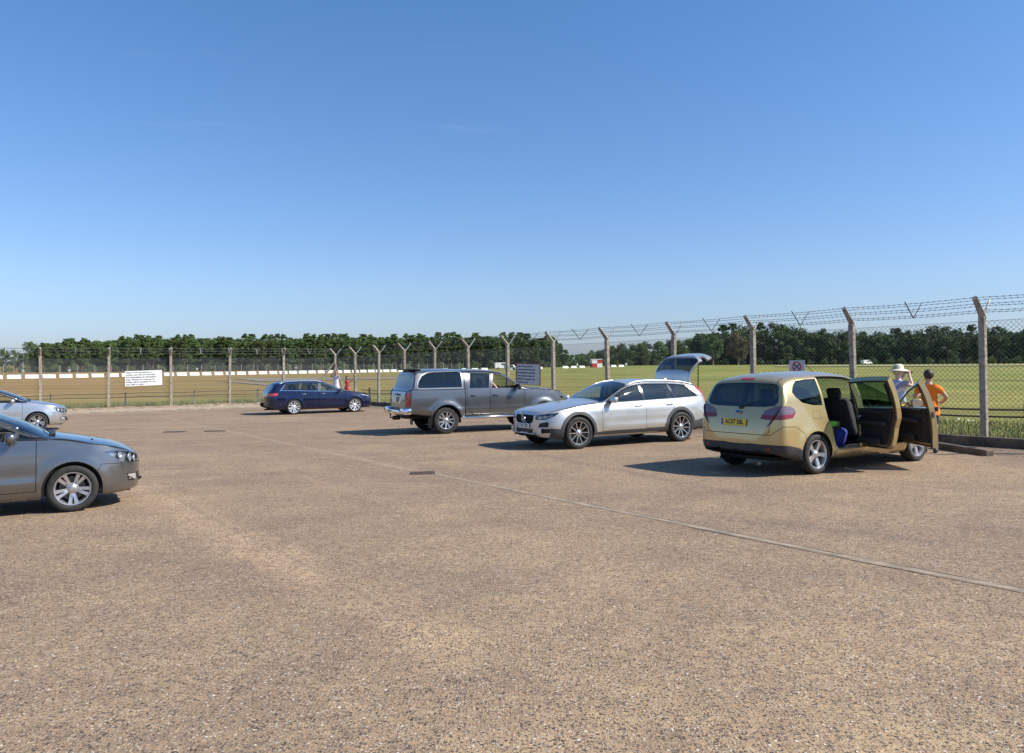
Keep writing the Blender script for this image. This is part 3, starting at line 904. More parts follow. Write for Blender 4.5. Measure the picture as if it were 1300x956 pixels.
def sheet(name, ss, ts, dz, m, kind='structure'):
    V = [st(s_, t_, dz) for s_ in ss for t_ in ts]; n = len(ts)
    F = [(i*n+j, (i+1)*n+j, (i+1)*n+j+1, i*n+j+1) for i in range(len(ss)-1) for j in range(n-1)]
    o = mkobj(name, V, F, m, None, True); tag(o, kind=kind); return o
lin = lambda a, b, n: [a+(b-a)*i/n for i in range(n+1)]
sheet('car_park', lin(.2, 92, 46), lin(KERB_T, 92, 46), .0, ASPH)

# concrete joint strip, pale joints and old patches laid in the asphalt
def ribbon(name, pts, wdt, dz, m, jitter=0., n=60):
    pts = [Vector(p) for p in pts]; V = []; Fm = []
    seg = []
    for i in range(len(pts)-1):
        k = max(2, int((pts[i+1]-pts[i]).length/.25))
        for q in range(k): seg.append(pts[i].lerp(pts[i+1], q/k))
    seg.append(pts[-1]); r2 = random.Random(hash(name) % 97 if False else 5)
    for i, p in enumerate(seg):
        d = (seg[min(i+1, len(seg)-1)]-seg[max(i-1, 0)]); d.z = 0; d.normalize(); nn = Vector((-d.y, d.x, 0))
        for sg in (-.5, .5):
            q = p+nn*(wdt*sg+jitter*(r2.random()-.5)); V.append((q.x, q.y, gz(q.x, q.y)+dz))
    F = [(2*i, 2*i+1, 2*i+3, 2*i+2) for i in range(len(seg)-1)]
    o = mkobj(name, V, F, m, None); tag(o, kind='structure'); return o
JOINT = noisy('worn concrete joint', (.21, .165, .115), (.33, .255, .18), 7., .9, bump=.5, bscale=60)
TAR = noisy('tar seam', (.08, .065, .055), (.30, .23, .17), 3., .8)
PALE = noisy('sandy joint', (.29, .21, .135), (.36, .265, .17), 5., .95, bump=.4, bscale=90)
jA = [img2ground(548, 601), img2ground(740, 640.5), img2ground(880, 668), img2ground(1080, 708), img2ground(1300, 750)]
d_ = (jA[-1]-jA[-2]).normalized(); jA.append(jA[-1]+d_*6)
ribbon('joint_strip', jA, .085, .004, JOINT, .015)
off = Vector((d_.y, -d_.x, 0)).normalized()*.072
ribbon('joint_seam', [p+off for p in jA[2:]], .022, .008, TAR, .008)
ribbon('joint_seam', [p-off*.95 for p in jA[1:]], .014, .008, TAR, .008)
# ------------------------------------------------------------------ kerbs and dirt strips
KERB = noisy('weathered concrete kerb', (.20, .17, .13), (.34, .29, .22), 5., .9, bump=.5, bscale=50)
def kerb_run(name, s0, s1, t0, t1, hgt, wdt, along='s', pieces=1):
    o = None
    b = MB(); n = max(2, int(abs((s1-s0) if along == 's' else (t1-t0))/.915)); r2 = random.Random(3)
    for i in range(n):
        a = i/n; c = (i+1-.012)/n
        if along == 's':
            A = [st(s0+(s1-s0)*a, t0), st(s0+(s1-s0)*c, t0), st(s0+(s1-s0)*c, t0-wdt), st(s0+(s1-s0)*a, t0-wdt)]
        else:
            A = [st(s0, t0+(t1-t0)*a), st(s0, t0+(t1-t0)*c), st(s0-wdt, t0+(t1-t0)*c), st(s0-wdt, t0+(t1-t0)*a)]
        j = (r2.random()-.5)*.012
        V = [p-Vector((0, 0, .05)) for p in A]+[p+Vector((0, 0, hgt+j)) for p in A]
        b.add(V, [(0, 1, 2, 3), (7, 6, 5, 4), (0, 4, 5, 1), (1, 5, 6, 2), (2, 6, 7, 3), (3, 7, 4, 0)])
    o = b.build(name, KERB); bm = bmesh.new(); bm.from_mesh(o.data); bmesh.ops.recalc_face_normals(bm, faces=bm.faces[:]); bmesh.ops.bevel(bm, geom=bm.edges[:], offset=.012, segments=1, affect='EDGES'); bm.to_mesh(o.data); bm.free()
    tag(o, kind='structure'); return o
KERB_D = noisy('dark brown kerb', (.075, .060, .045), (.16, .125, .09), 4., .9, bump=.5, bscale=50)  # darker brown tone for the long kerb and the wheel stops
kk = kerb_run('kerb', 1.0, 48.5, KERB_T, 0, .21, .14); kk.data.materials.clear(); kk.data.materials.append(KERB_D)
kerb_run('kerb_edge', 3.7, 0, 2.0, 40., .05, .12, 't')
DIRT = noisy('dusty concrete verge', (.25, .185, .12), (.40, .31, .21), 1.6, .95, detail=9, lo=.3, hi=.7, bump=.6, bscale=25)
sheet('verge', lin(.12, 3.6, 12), lin(.3, 40, 80), .03, DIRT)
EARTH = noisy('dry earth', (.16, .10, .06), (.33, .24, .16), 3., .97, detail=9, bump=.8, bscale=20)
# low bank of earth along the foot of both fences
def bank(name, pts_fn, n, prof, m):
    V = []; F = []; k = len(prof); r2 = random.Random(11)
    for i in range(n+1):
        for (o, h) in prof:
            p = pts_fn(i/n, o); V.append(p+Vector((0, 0, h*(.7+.6*r2.random()))))
    for i in range(n):
        for j in range(k-1): F.append((i*k+j, (i+1)*k+j, (i+1)*k+j+1, i*k+j+1))
    o = mkobj(name, V, F, m, None, True); tag(o, kind='structure'); return o
bank('earth_bank', lambda a, o: st(1.0+45*a, o), 240, [(.47, .10), (.3, .15), (0., .13), (-.5, .09), (-1.3, .0)], EARTH)
bank('earth_bank', lambda a, o: st(o, .2+39*a), 200, [(.9, .0), (.5, .10), (.1, .12), (-.5, .08), (-1.3, .0)], EARTH)

# ------------------------------------------------------------------ the two chain-link fences
CONC = noisy('weathered concrete', (.21, .18, .14), (.37, .32, .255), 9., .9, bump=.5, bscale=60, rnd_hue=.12)
STEEL = mat('dull galvanised steel', (.34, .34, .33), .6, .3)
WIRE = mat('chain link wire', (.15, .16, .16), .5, .5)
BWIRE = mat('barbed wire steel', (.13, .13, .13), .6, .5)
VBAR = mat('dark steel bar', (.04, .04, .045), .5, .5)
HV = 2.69
def fence_post(parent, P, fdir, outn, armc=True):
    """concrete post with one cranked concrete arm and one steel arm; outn points to the field"""
    zl = Vector((0, 0, 1)); hw = .067
    Mx = Matrix((fdir, outn, zl)).transposed()
    b = MB()
    b.box(P+Vector((0, 0, HV/2-.3)), (hw*1.9, hw*1.9, HV+.6), M=Mx)
    b.tube([P+Vector((0, 0, HV-.04)), P+Vector((0, 0, HV+.03))-outn*.01, P-outn*.34+Vector((0, 0, HV+.40))], .06, 4, rs=[.078, .082, .062])
    o = b.build('post', CONC, parent)
    bm = bmesh.new(); bm.from_mesh(o.data); bmesh.ops.bevel(bm, geom=bm.edges[:], offset=.008, segments=1, affect='EDGES'); bm.to_mesh(o.data); bm.free()
    k = MB(); k.tube([P+outn*.03+Vector((0, 0, HV-.12)), P+outn*.06+Vector((0, 0, HV)), P+outn*.40+Vector((0, 0, HV+.42))], .027, 4)
    k.build('steel_arm', STEEL, o)
    return o
ARM_IN = [(-.10, .13), (-.22, .27), (-.33, .40)]
ARM_OUT = [(.13, .10), (.25, .25), (.38, .40)]
def build_fence(label, A, dirv, outn, n0, n1, wire_r, skip_first=False):
    root = empty('chain_link_fence', A); tag(root, label, 'fence')
    Rm = Vector(A)
    def P(n, dz=0.): 
        q = A+dirv*SPC*n; return Vector((q.x, q.y, gz(q.x, q.y)+.1+dz))-Rm
    ns = list(range(n0, n1+1))
    for n in ns:
        if skip_first and n == n0: continue
        r2 = random.Random(n*13+5)
        lean = Vector(((r2.random()-.5)*.03, (r2.random()-.5)*.03, 0))
        o = fence_post(root, P(n), dirv, outn)
        o.matrix_local = Matrix.Translation(P(n)) @ Matrix.Rotation((r2.random()-.5)*.03, 4, 'X') @ Matrix.Rotation((r2.random()-.5)*.03-.004, 4, 'Y') @ Matrix.Translation(-P(n))
    # chain link: zig-zag wires between the posts
    pitch = .075; V = []; F = []
    x0, x1 = n0*SPC, n1*SPC; zb, zt = -.06, HV-.10
    def pt(x, z, off=0.):
        q = A+dirv*x+outn*(.075+off); g0 = gz(q.x, q.y)+.1; return Vector((q.x, q.y, g0+z))-Rm
    Lx = x1-x0; H = zt-zb
    def wire(xa, za, xb, zb_, off):
        a = pt(xa, za, off); c = pt(xb, zb_, off); k = len(V); d = (c-a).normalized(); u = outn; v_ = d.cross(u).normalized()
        for q in (a, c):
            V.append(q+u*wire_r); V.append(q-u*wire_r*.5+v_*wire_r*.87); V.append(q-u*wire_r*.5-v_*wire_r*.87)
        for j in range(3): F.append((k+j, k+(j+1) % 3, k+3+(j+1) % 3, k+3+j))
    x = x0-H
    while x < x1:
        xa, za, xb, zc = x, zb, x+H, zt
        if xa < x0: za = zb+(x0-xa); xa = x0
        if xb > x1: zc = zt-(xb-x1); xb = x1
        if xb > xa+.01: wire(xa, za, xb, zc, -.002)
        xa, za, xb, zc = x, zt, x+H, zb
        if xa < x0: za = zt-(x0-xa); xa = x0
        if xb > x1: zc = zb+(xb-x1); xb = x1
        if xb > xa+.01: wire(xa, za, xb, zc, .002)
        x += pitch*1.414
    mkobj('wire_mesh', V, F, WIRE, root)
    b = MB()
    for z in (zt, zt*.5, .08):
        b.tube([pt(x0+(x1-x0)*i/((n1-n0)*2), z-.0*(i % 2), -.02) for i in range((n1-n0)*2+1)], .0035, 4)
    b.build('straining_wire', BWIRE, root)
    # barbed wire strands
    for (o_, h_) in ARM_IN+ARM_OUT:
        b = MB(); N = (n1-n0)*6
        def q(i):
            x = x0+(x1-x0)*i/N; f_ = (i % 6)/6; sag = -.025*4*f_*(1-f_)
            c = A+dirv*x+outn*o_; return Vector((c.x, c.y, gz(c.x, c.y)+.1+HV+h_+sag))-Rm
        b.tube([q(i) for i in range(N+1)], .0042, 4)
        m_ = int((x1-x0)/.13); r2 = random.Random(4)
        for i in range(m_):
            t_ = i/m_*N; i0 = int(t_); p = q(i0).lerp(q(i0+1), t_-i0)
            a_ = r2.random()*3; dv = (Vector((0, 0, 1))*math.cos(a_)+outn*math.sin(a_))*.020+dirv*.008
            k = len(b.V); s3 = dirv*.006
            b.add([p-dv-s3, p-dv+s3, p+dv+s3, p+dv-s3], [(0, 1, 2, 3)])
            dv = (Vector((0, 0, 1))*math.sin(a_)-outn*math.cos(a_))*.020-dirv*.008
            b.add([p-dv-s3, p-dv+s3, p+dv+s3, p+dv-s3], [(0, 1, 2, 3)])
        b.build('barbed_wire', BWIRE, root)
    # V shaped spreader bars halfway between the posts
    for n in ns[:-1]:
        c = P(n+.5); b = MB()
        b.tube([c-outn*.36+Vector((0, 0, HV+.43)), c+outn*.02+Vector((0, 0, HV+.06)), c+outn*.40+Vector((0, 0, HV+.43))], .014, 4)
        b.build('spreader_bar', VBAR if root.location.x < -1e9 or outn is OUT_MAIN else STEEL, root)  # return fence bars paler: their sunlit look is put into the colour
    return root
OUT_MAIN = Vector((-AV.y, AV.x, 0)); OUT_MAIN = OUT_MAIN if OUT_MAIN.dot(BV) < 0 else -OUT_MAIN
OUT_RET = Vector((-BV.y, BV.x, 0)); OUT_RET = OUT_RET if OUT_RET.dot(AV) < 0 else -OUT_RET
main_fence = build_fence('long chain-link fence on cranked concrete posts behind the four right-hand cars, barbed wire on top', CORN, AV, OUT_MAIN, 0, 15, .0036)
ret_fence = build_fence('chain-link fence running left from the braced corner post, behind the kerb with the white notice', CORN, BV, OUT_RET, 0, 12, .0054, True)
# corner bracing struts (parts of the fences)
def strut(root, dirv):
    A = CORN; g0 = Vector((A.x, A.y, gz(A.x, A.y)+.1)); b = MB()
    e = A+dirv*1.75; e = Vector((e.x, e.y, gz(e.x, e.y)+.05))
    b.tube([g0+Vector((0, 0, HV*.86))-A, e-A], .055, 4); b.build('brace', CONC, root)
strut(main_fence, AV); strut(ret_fence, BV)

# low cable fence on the airfield side
RUSTY = noisy('dark weathered steel', (.03, .028, .026), (.09, .07, .055), 12., .8)
def cable_fence(label, A, dirv, outn, offs, x0, x1, sp_, hs, rr, ph=0.):
    root = empty('low_cable_fence', A); tag(root, label, 'fence', None)
    def g3(x, z): q = A+dirv*x+outn*offs; return Vector((q.x, q.y, gz(q.x, q.y)+z))-Vector(A)
    n = int((x1-x0)/sp_)
    for i in range(n+1):
        x = x0+ph+i*sp_; b = MB(); pr_ = .05 if outn is OUT_MAIN else .034; b.tube([g3(x, -.2), g3(x, .86)], pr_, 8); b.build('post', RUSTY if outn is OUT_MAIN else STEEL, root, True)
    for h in hs:
        b = MB(); N = n*4
        b.tube([g3(x0+(x1-x0)*i/N, h-.03*math.sin(math.pi*(i % 4)/4)) for i in range(N+1)], rr, 6); b.build('cable', RUSTY, root, True)
cable_fence('low dark two-cable fence just beyond the long fence on the right', CORN, AV, OUT_MAIN, 1.1, 1.4, 44, 3.4, (.72, .56), .024, 1.1)
cable_fence('low dark two-cable fence in the grass beyond the left run of chain-link', CORN, BV, OUT_RET, 1.1, -.8, 36, 3.45, (.80, .60), .020, 1.6)

# ------------------------------------------------------------------ notices on the fence
def fence_pt(A, dirv, outn, x, z, off):
    q = A+dirv*x+outn*off; return Vector((q.x, q.y, gz(q.x, q.y)+.1+z))
def board(name, label, cat, p, n, w_, h_, m, backing=None, roll=0.):
    root = empty(name, p); tag(root, label, cat)
    M = frame_mat(Vector((0, 0, 0)), n)
    M = M @ Matrix.Rotation(roll, 4, 'Z')
    b = MB(); b.rbox((0, 0, 0), (w_, h_, .012), .004, 1); o = b.build('panel', m, root); o.matrix_local = M
    if backing:
        k = MB(); k.rbox((-.03, .02, -.02), (w_+.13, h_+.07, .02), .004, 1); q = k.build('backing_board', backing, root); q.matrix_local = M
    return root, M, o
INK = mat('sign ink', (.02, .02, .03), .6)
SIGNW = noisy('white sign enamel', (.66, .66, .64), (.78, .78, .76), 6., .5)
SIGNG = noisy('shaded sign enamel', (.46, .48, .50), (.58, .60, .61), 6., .5)  # white enamel greyed: shade on this side of the fence put into the colour
BROWNB = noisy('red brown board', (.20, .08, .05), (.26, .11, .07), 8., .8)
r_, M_, o_ = board('notice_board', 'white oblong notice with six lines of text wired to the left run of fence', 'sign', fence_pt(CORN, BV, OUT_RET, SPC*3.45, 1.50, -.02), -OUT_RET, 1.78, .80, SIGNW, roll=R_(1.5))
lines = ['Users of this car park do so', 'at their own risk and must take', 'full responsibility for themselves,', 'their vehicles and contents. No', 'liability will be accepted for any', 'loss, theft or injury.']
def lettering(root, M, lines, w_, h_, size, off=.0075):
    n = len(lines); dz = h_/(n+.4)
    for i, l in enumerate(lines):
        text('lettering', l, size, INK, root, M @ Matrix.Translation((-w_/2+.05, h_/2-dz*(i+.7), off)), .001, 'LEFT', .0035, sx=.98)
lettering(r_, M_, lines, 1.78, .80, .112)
r_, M_, o_ = board('notice_board', 'shaded grey notice on brown board on the fence beyond the grey pickup bonnet', 'sign', fence_pt(CORN, AV, OUT_MAIN, SPC*6.47, 1.50, -.03), -OUT_MAIN, 1.50, .80, SIGNG, BROWNB, roll=R_(-1))
lettering(r_, M_, lines, 1.50, .80, .092)
r_, M_, o_ = board('warning_sign', 'small square drone ban sign with red ring above the gold car roof', 'sign', fence_pt(CORN, AV, OUT_MAIN, SPC*10.47, 1.60, -.03), -OUT_MAIN, .47, .44, SIGNG, None)
REDINK = mat('sign red', (.55, .02, .04), .5)
b = MB(); b.lathe([(.108, .0065), (.108, .009), (.138, .009), (.138, .0065)], 32, 'Z', c=(0, .055, 0))
b.box((0, .055, .008), (.24, .024, .002), M=Matrix.Rotation(R_(-45), 3, 'Z')); k_ = b.build('prohibition_ring', REDINK, r_); k_.matrix_local = M_
b = MB(); b.rbox((0, .055, .0085), (.06, .045, .003), .001, 1)
for sx_ in (-1, 1):
    for sy_ in (-1, 1):
        b.tube([(0, .055, .0085), (.06*sx_, .055+.045*sy_, .0085)], .006, 4); b.lathe([(.001, .0075), (.024, .0075), (.024, .0105), (.001, .0105)], 12, 'Z', c=(.062*sx_, .055+.047*sy_, 0))
k_ = b.build('drone_symbol', INK, r_); k_.matrix_local = M_
text('lettering', 'NO DRONES', .062, INK, r_, M_ @ Matrix.Translation((0, -.145, .0065)), .001, bold=.002)

# wheel stops: low concrete blocks in front of the bays
def wheel_stop(label, s_, t_, ln=1.7, ang=0.):
    p = st(s_, t_); root_m = Matrix.Translation(p)
    b = MB(); b.rbox((0, 0, .06), (ln, .17, .13), .02, 2)
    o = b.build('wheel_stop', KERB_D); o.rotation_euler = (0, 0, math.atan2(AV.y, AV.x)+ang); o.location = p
    tag(o, label, 'wheel stop', 'concrete wheel stops along the fence')
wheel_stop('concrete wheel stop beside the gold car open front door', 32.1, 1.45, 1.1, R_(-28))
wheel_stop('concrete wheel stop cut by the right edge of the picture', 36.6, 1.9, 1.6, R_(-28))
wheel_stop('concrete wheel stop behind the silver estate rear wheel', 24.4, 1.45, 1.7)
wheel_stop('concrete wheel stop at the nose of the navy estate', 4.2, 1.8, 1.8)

# small iron covers set in the asphalt
IRON = noisy('rusty iron', (.05, .035, .028), (.12, .08, .06), 30., .7, .3)
for k, (px_, py_, l_) in enumerate([(537, 601, 'small square iron cover at the start of the joint strip'), (222, 548.5, 'left of two flat iron covers near the left fence'), (273, 547.5, 'right of two flat iron covers near the left fence')]):
    p = img2ground(px_, py_); b = MB(); 
    if k == 0: b.rbox((0, 0, .004), (.42, .3, .016), .004, 1); b.box((0, 0, .013), (.3, .03, .004)); b.box((0, .06, .013), (.3, .03, .004)); b.box((0, -.06, .013), (.3, .03, .004))
    else: b.rbox((0, 0, .004), (.62, .30, .014), .004, 1); b.box((0, 0, .012), (.5, .03, .004))
    o = b.build('iron_cover', IRON); o.location = (p.x, p.y, p.z+.004); o.rotation_euler = (0, 0, R_(8)); tag(o, l_, 'drain cover', 'iron covers in the asphalt')

# ------------------------------------------------------------------ grass, weeds, flowers and rubble along the fence
GRASSM = noisy('green grass blades', (.10, .14, .03), (.25, .24, .08), .7, .9)
DRYG = noisy('dry grass blades', (.30, .22, .09), (.42, .33, .16), .8, .9)
def blades(name, n, fn, h0, h1, m, label, wd=.012):
    r2 = random.Random(21+n); V = []; F = []
    for i in range(n):
        p = fn(r2); h = h0+(h1-h0)*r2.random()**1.6; a = r2.random()*6.28; l = r2.random()*.5*h; k = len(V); dx, dy = math.cos(a), math.sin(a)
        V += [p+Vector((-dy*wd, dx*wd, 0)), p+Vector((dy*wd, -dx*wd, 0)), p+Vector((dx*l, dy*l, h))]; F.append((k, k+1, k+2))
    o = mkobj(name, V, F, m); tag(o, label, 'grass', kind='stuff'); return o
def mainstrip(a, b_, s0=2, s1=46):
    def f(r): s_ = s0+(s1-s0)*r.random()**.75; t_ = -(a+(b_-a)*r.random()**1.2); return st(s_, t_, -.02+(.07 if t_ > -.6 else 0))
    return f
def retstrip(a, b_, dens=1.):
    def f(r):
        t_ = -2+42*r.random(); s_ = -(a+(b_-a)*r.random()**1.3); return st(s_, t_, -.02)
    return f
blades('verge_grass', 26000, mainstrip(.5, 7.), .05, .24, GRASSM, 'short green grass just beyond the long fence on the right', .010)
blades('dry_verge_grass', 9000, mainstrip(-.3, 3.), .04, .22, DRYG, 'dry straw coloured grass tufts at the foot of the long fence', .008)
blades('verge_grass', 22000, retstrip(.6, 7.), .06, .32, GRASSM, 'green rough grass beyond the left run of fence', .014)
blades('dry_verge_grass', 9000, retstrip(-.2, 6.), .04, .28, DRYG, 'dry yellow grass tufts beyond the left run of fence', .014)
# white yarrow flowers by the open door
def flowers():
    r2 = random.Random(9); V = []; F = []; mi = []
    def stem(p, h, rr):
        k = len(V); V.extend([p+Vector((-.006, 0, 0)), p+Vector((.006, 0, 0)), p+Vector((0, 0, h))]); F.append((k, k+1, k+2)); mi.append(0)
        for j in range(5):
            c = p+Vector((r2.gauss(0, rr), r2.gauss(0, rr), h+r2.gauss(0, rr*.4))); k = len(V); q = .010+.012*r2.random(); t_ = r2.random()*.6
            V.extend([c+Vector((-q, -q, 0)), c+Vector((q, -q, -t_*q)), c+Vector((q, q, t_*q)), c+Vector((-q, q, q*.5))]); F.append((k, k+1, k+2, k+3)); mi.append(1)
    for i in range(70):
        cx_ = 33.3+r2.gauss(0, .6); stem(st(cx_, -.9-abs(r2.gauss(0, .5)), 0), .3+.35*r2.random(), .03)
    o = mkobj('white_flowers', V, F, [GRASSM, mat('white petals', (.75, .75, .70), .8)], None, False, None, mi); tag(o, 'clump of small white wild flowers behind the fence by the person in orange', 'flowers', kind='stuff')
flowers()
STONE = noisy('pale rubble', (.30, .25, .19), (.50, .44, .36), 9., .95)
def rubble(name, n, fn, label, r0=.012, r1=.06):
    r2 = random.Random(n); V = []; F = []
    for i in range(n):
        p = fn(r2); r = r0+(r1-r0)*r2.random()**3; k = len(V); a0 = r2.random()*6
        for j in range(5): V.append(p+Vector((r*math.cos(a0+j*1.257)*(1+.4*r2.random()), r*math.sin(a0+j*1.257)*(1+.4*r2.random()), 0)))
        V.append(p+Vector((0, 0, r*.7))); F += [(k+j, k+(j+1) % 5, k+5) for j in range(5)]
    o = mkobj(name, V, F, STONE); tag(o, label, 'rubble', kind='stuff')
rubble('rubble', 1500, lambda r: st(.2+1.3*r.random()**1.5, 38*r.random(), .05), 'loose pale stones and litter on the dusty verge under the left fence')
rubble('rubble', 700, lambda r: st(2+42*r.random(), .45-.9*r.random(), .15), 'loose stones on the earth bank behind the kerb of the long fence', .01, .035)
rubble('gravel', 1600, lambda r: st(46*r.random(), KERB_T+.02+1.1*r.random()**2.5, .002), 'gravel gathered along the foot of the kerb', .006, .022)

# ------------------------------------------------------------------ airfield furniture
WPAINT = noisy('white painted concrete', (.70, .70, .66), (.82, .82, .78), 1.5, .7)
def barrier_proto():
    b = MB(); prof = [(-.27, 0), (-.27, .12), (-.12, .32), (-.08, .80), (.08, .80), (.12, .32), (.27, .12), (.27, 0)]; n = len(prof)
    V = [Vector((x, p[0], p[1])) for x in (-1.3, 1.3) for p in prof]
    F = [(i, (i+1) % n, n+(i+1) % n, n+i) for i in range(n)]+[tuple(range(n))[::-1], tuple(range(n, 2*n))]
    b.add(V, F); return b.build('traffic_barrier', WPAINT)
P0 = Vector((-108., 150., 0)); P1 = Vector((-27., 268., 0)); nb = int((P1-P0).length/3.35)
bar0 = barrier_proto()
BL = 'white concrete barrier block, one of the long far row on the dry grass'
for i in range(nb+22):
    o = bar0 if i == 0 else bar0.copy()
    if i: col.objects.link(o)
    if i < nb: p = P0.lerp(P1, i/nb); ang = math.atan2((P1-P0).y, (P1-P0).x)
    else:
        if (i-nb) in (2, 6, 7, 12, 13, 17): p = Vector((0, 0, 0))
        p = P1+Vector((3.4*(i-nb), 2.2*(i-nb), 0)); ang = math.atan2(2.2, 3.4)
        if (i-nb) in (2, 6, 7, 12, 13, 17, 19): bpy.data.objects.remove(o) if i else None; continue
    o.location = (p.x, p.y, gz(p.x, p.y)-.02); o.rotation_euler = (0, 0, ang+R_(rnd.uniform(-4, 4)))
    tag(o, BL if i < nb else 'white concrete barrier block in the sparser far group right of the long row', 'barrier', 'white barrier blocks across the airfield' if i < nb else 'sparser white barrier blocks to the right')
# marker boards behind the barriers
for k, (px_, s_) in enumerate([(29, .8), (88, .85), (250, .8), (375.8, .9), (700, .9), (733, .9), (795, 1.)]):
    p = img2ground(px_, 478.5-px_*.018 if px_ < 500 else 467.5); root = empty('marker_board', (p.x, p.y, gz(p.x, p.y)))
    tag(root, ['small white marker board furthest left behind the white barriers', 'second small white marker board from the left', 'small white marker board above the barriers left of the navy estate', 'small white marker board directly above the navy estate roof', 'tiny white marker board in the far grass beyond the pickup', 'tiny white marker board left of the red and white hut', 'tiny white marker board right of the red and white hut'][k], 'marker', 'white marker boards on the airfield')
    b = MB(); b.box((0, 0, 1.35), (.75*s_, .1, .75*s_)); b.build('board', WPAINT, root); b = MB(); b.tube([(0, 0, 0), (0, 0, 1.0)], .05, 6); b.build('post', STEEL, root)
# red and white hut
p = img2ground(757, 467); root = empty('runway_hut', (p.x, p.y, gz(p.x, p.y)), .2); tag(root, 'small red and white chequered hut far out on the grass', 'hut')
b = MB(); 
for i in range(2):
    for j in range(2):
        b.box((-1+2*i, 0, .9+1.5*j), (2, 2.4, 1.5), k=(i+j) % 2)
b.build('wall', [mat('hut red', (.45, .03, .02), .6), WPAINT], root)
b = MB(); b.box((0, 0, 3.2), (4.3, 2.7, .14), taper=(.8, .6)); b.build('roof', WPAINT, root)
# parked vans far away
def far_van(px_, py_, label, L=4.6, H=2.1, cm=WPAINT, rz=.3):
    p = img2ground(px_, py_); root = empty('van', (p.x, p.y, gz(p.x, p.y)), rz); tag(root, label, 'van')
    b = MB(); prof = [(-L/2, .35), (-L/2, H), (L*.22, H), (L*.36, H*.62), (L/2, H*.5), (L/2, .35)]; n = len(prof)
    V = [Vector((q[0], y_, q[1])) for y_ in (-.95, .95) for q in prof]
    b.add(V, [(i, (i+1) % n, n+(i+1) % n, n+i) for i in range(n)]+[tuple(range(n)), tuple(range(n, 2*n))[::-1]]); b.autosmooth('body', cm, root)
    for y_ in (-.96, .96):
        b = MB(); b.box((L*.1, y_, H*.75), (L*.36, .02, H*.25)); b.build('window', BLACK, root)
    for x_ in (-L*.3, L*.3):
        for y_ in (-.9, .9): b = MB(); b.lathe([(.05, .1), (.36, .1), (.36, -.1), (.05, -.1)], 14, 'Y', c=(x_, y_, .36)); b.build('wheel', RUBBER, root)
far_van(637, 468.4, 'larger white van parked far off beyond the pickup windscreen', 6.0, 2.6)
far_van(648, 469.6, 'smaller white van beside the larger far one', 4.4, 1.8, rz=-.2)
far_van(1100, 462.9, 'tiny white van at the far right tree line', 4.5, 2.0)
# far perimeter fence behind the barriers
FVEIL = mat('far fence wire', (.10, .11, .12), .7, .3)
root = empty('perimeter_fence', (P0.x, P0.y, 0)); tag(root, 'tall far perimeter fence between the white barriers and the left pine wood', 'fence')
F0 = Vector((-150., 150., 0)); F1 = Vector((-20., 292., 0)); nf = 48
for i in range(nf+1):
    q = F0.lerp(F1, i/nf); b = MB(); b.tube([Vector((q.x, q.y, gz(q.x, q.y)-.2))-P0, Vector((q.x, q.y, gz(q.x, q.y)+2.7))-P0], .09, 4); b.build('post', CONC, root)
V = []; F = []; dv = (F1-F0).normalized(); Lf = (F1-F0).length
x = -2.5
while x < Lf:
    for sg in (0, 1):
        A_ = (max(x, 0), .1+(2.4 if sg else 0)+(0 if x > 0 else (-x if not sg else x))); B_ = (min(x+2.4, Lf), .1+(0 if sg else 2.4))
        k = len(V); 
        for (xx, zz) in (A_, B_):
            q = F0+dv*xx; c_ = Vector((q.x, q.y, gz(q.x, q.y)+zz))-P0; V += [c_-dv*.016, c_+dv*.016]
        F.append((k, k+1, k+3, k+2))
    x += .42
mkobj('wire_mesh', V, F, FVEIL, root)

# pale taxiway strips
sheet_m = noisy('pale old concrete', (.34, .30, .24), (.44, .40, .33), .3, .9)
TAXI = noisy('grey taxiway', (.19, .155, .115), (.25, .20, .15), .2, .9)
def flat_quad(name, P, m, dz=.03):
    n = 24; V = []; 
    for i in range(n+1):
        a = Vector(P[0]).lerp(Vector(P[1]), i/n); c = Vector(P[3]).lerp(Vector(P[2]), i/n)
        for q in (a, c): V.append((q.x, q.y, gz(q.x, q.y)+dz))
    o = mkobj(name, V, [(2*i, 2*i+2, 2*i+3, 2*i+1) for i in range(n)], m); tag(o, kind='structure')
def gq(*a): return [img2ground(*q) for q in a]
flat_quad('taxiway', gq((275, 483.5), (332, 486.5), (345, 490), (296, 486)), TAXI, .05)
flat_quad('taxiway', gq((296, 480.6), (520, 479), (520, 481), (330, 484.6)), TAXI, .05)
flat_quad('runway', gq((985, 464.9), (1420, 462.6), (1420, 463.6), (985, 466.0)), noisy('straw taxiway', (.30, .27, .17), (.38, .33, .22), .3, .9), .2)

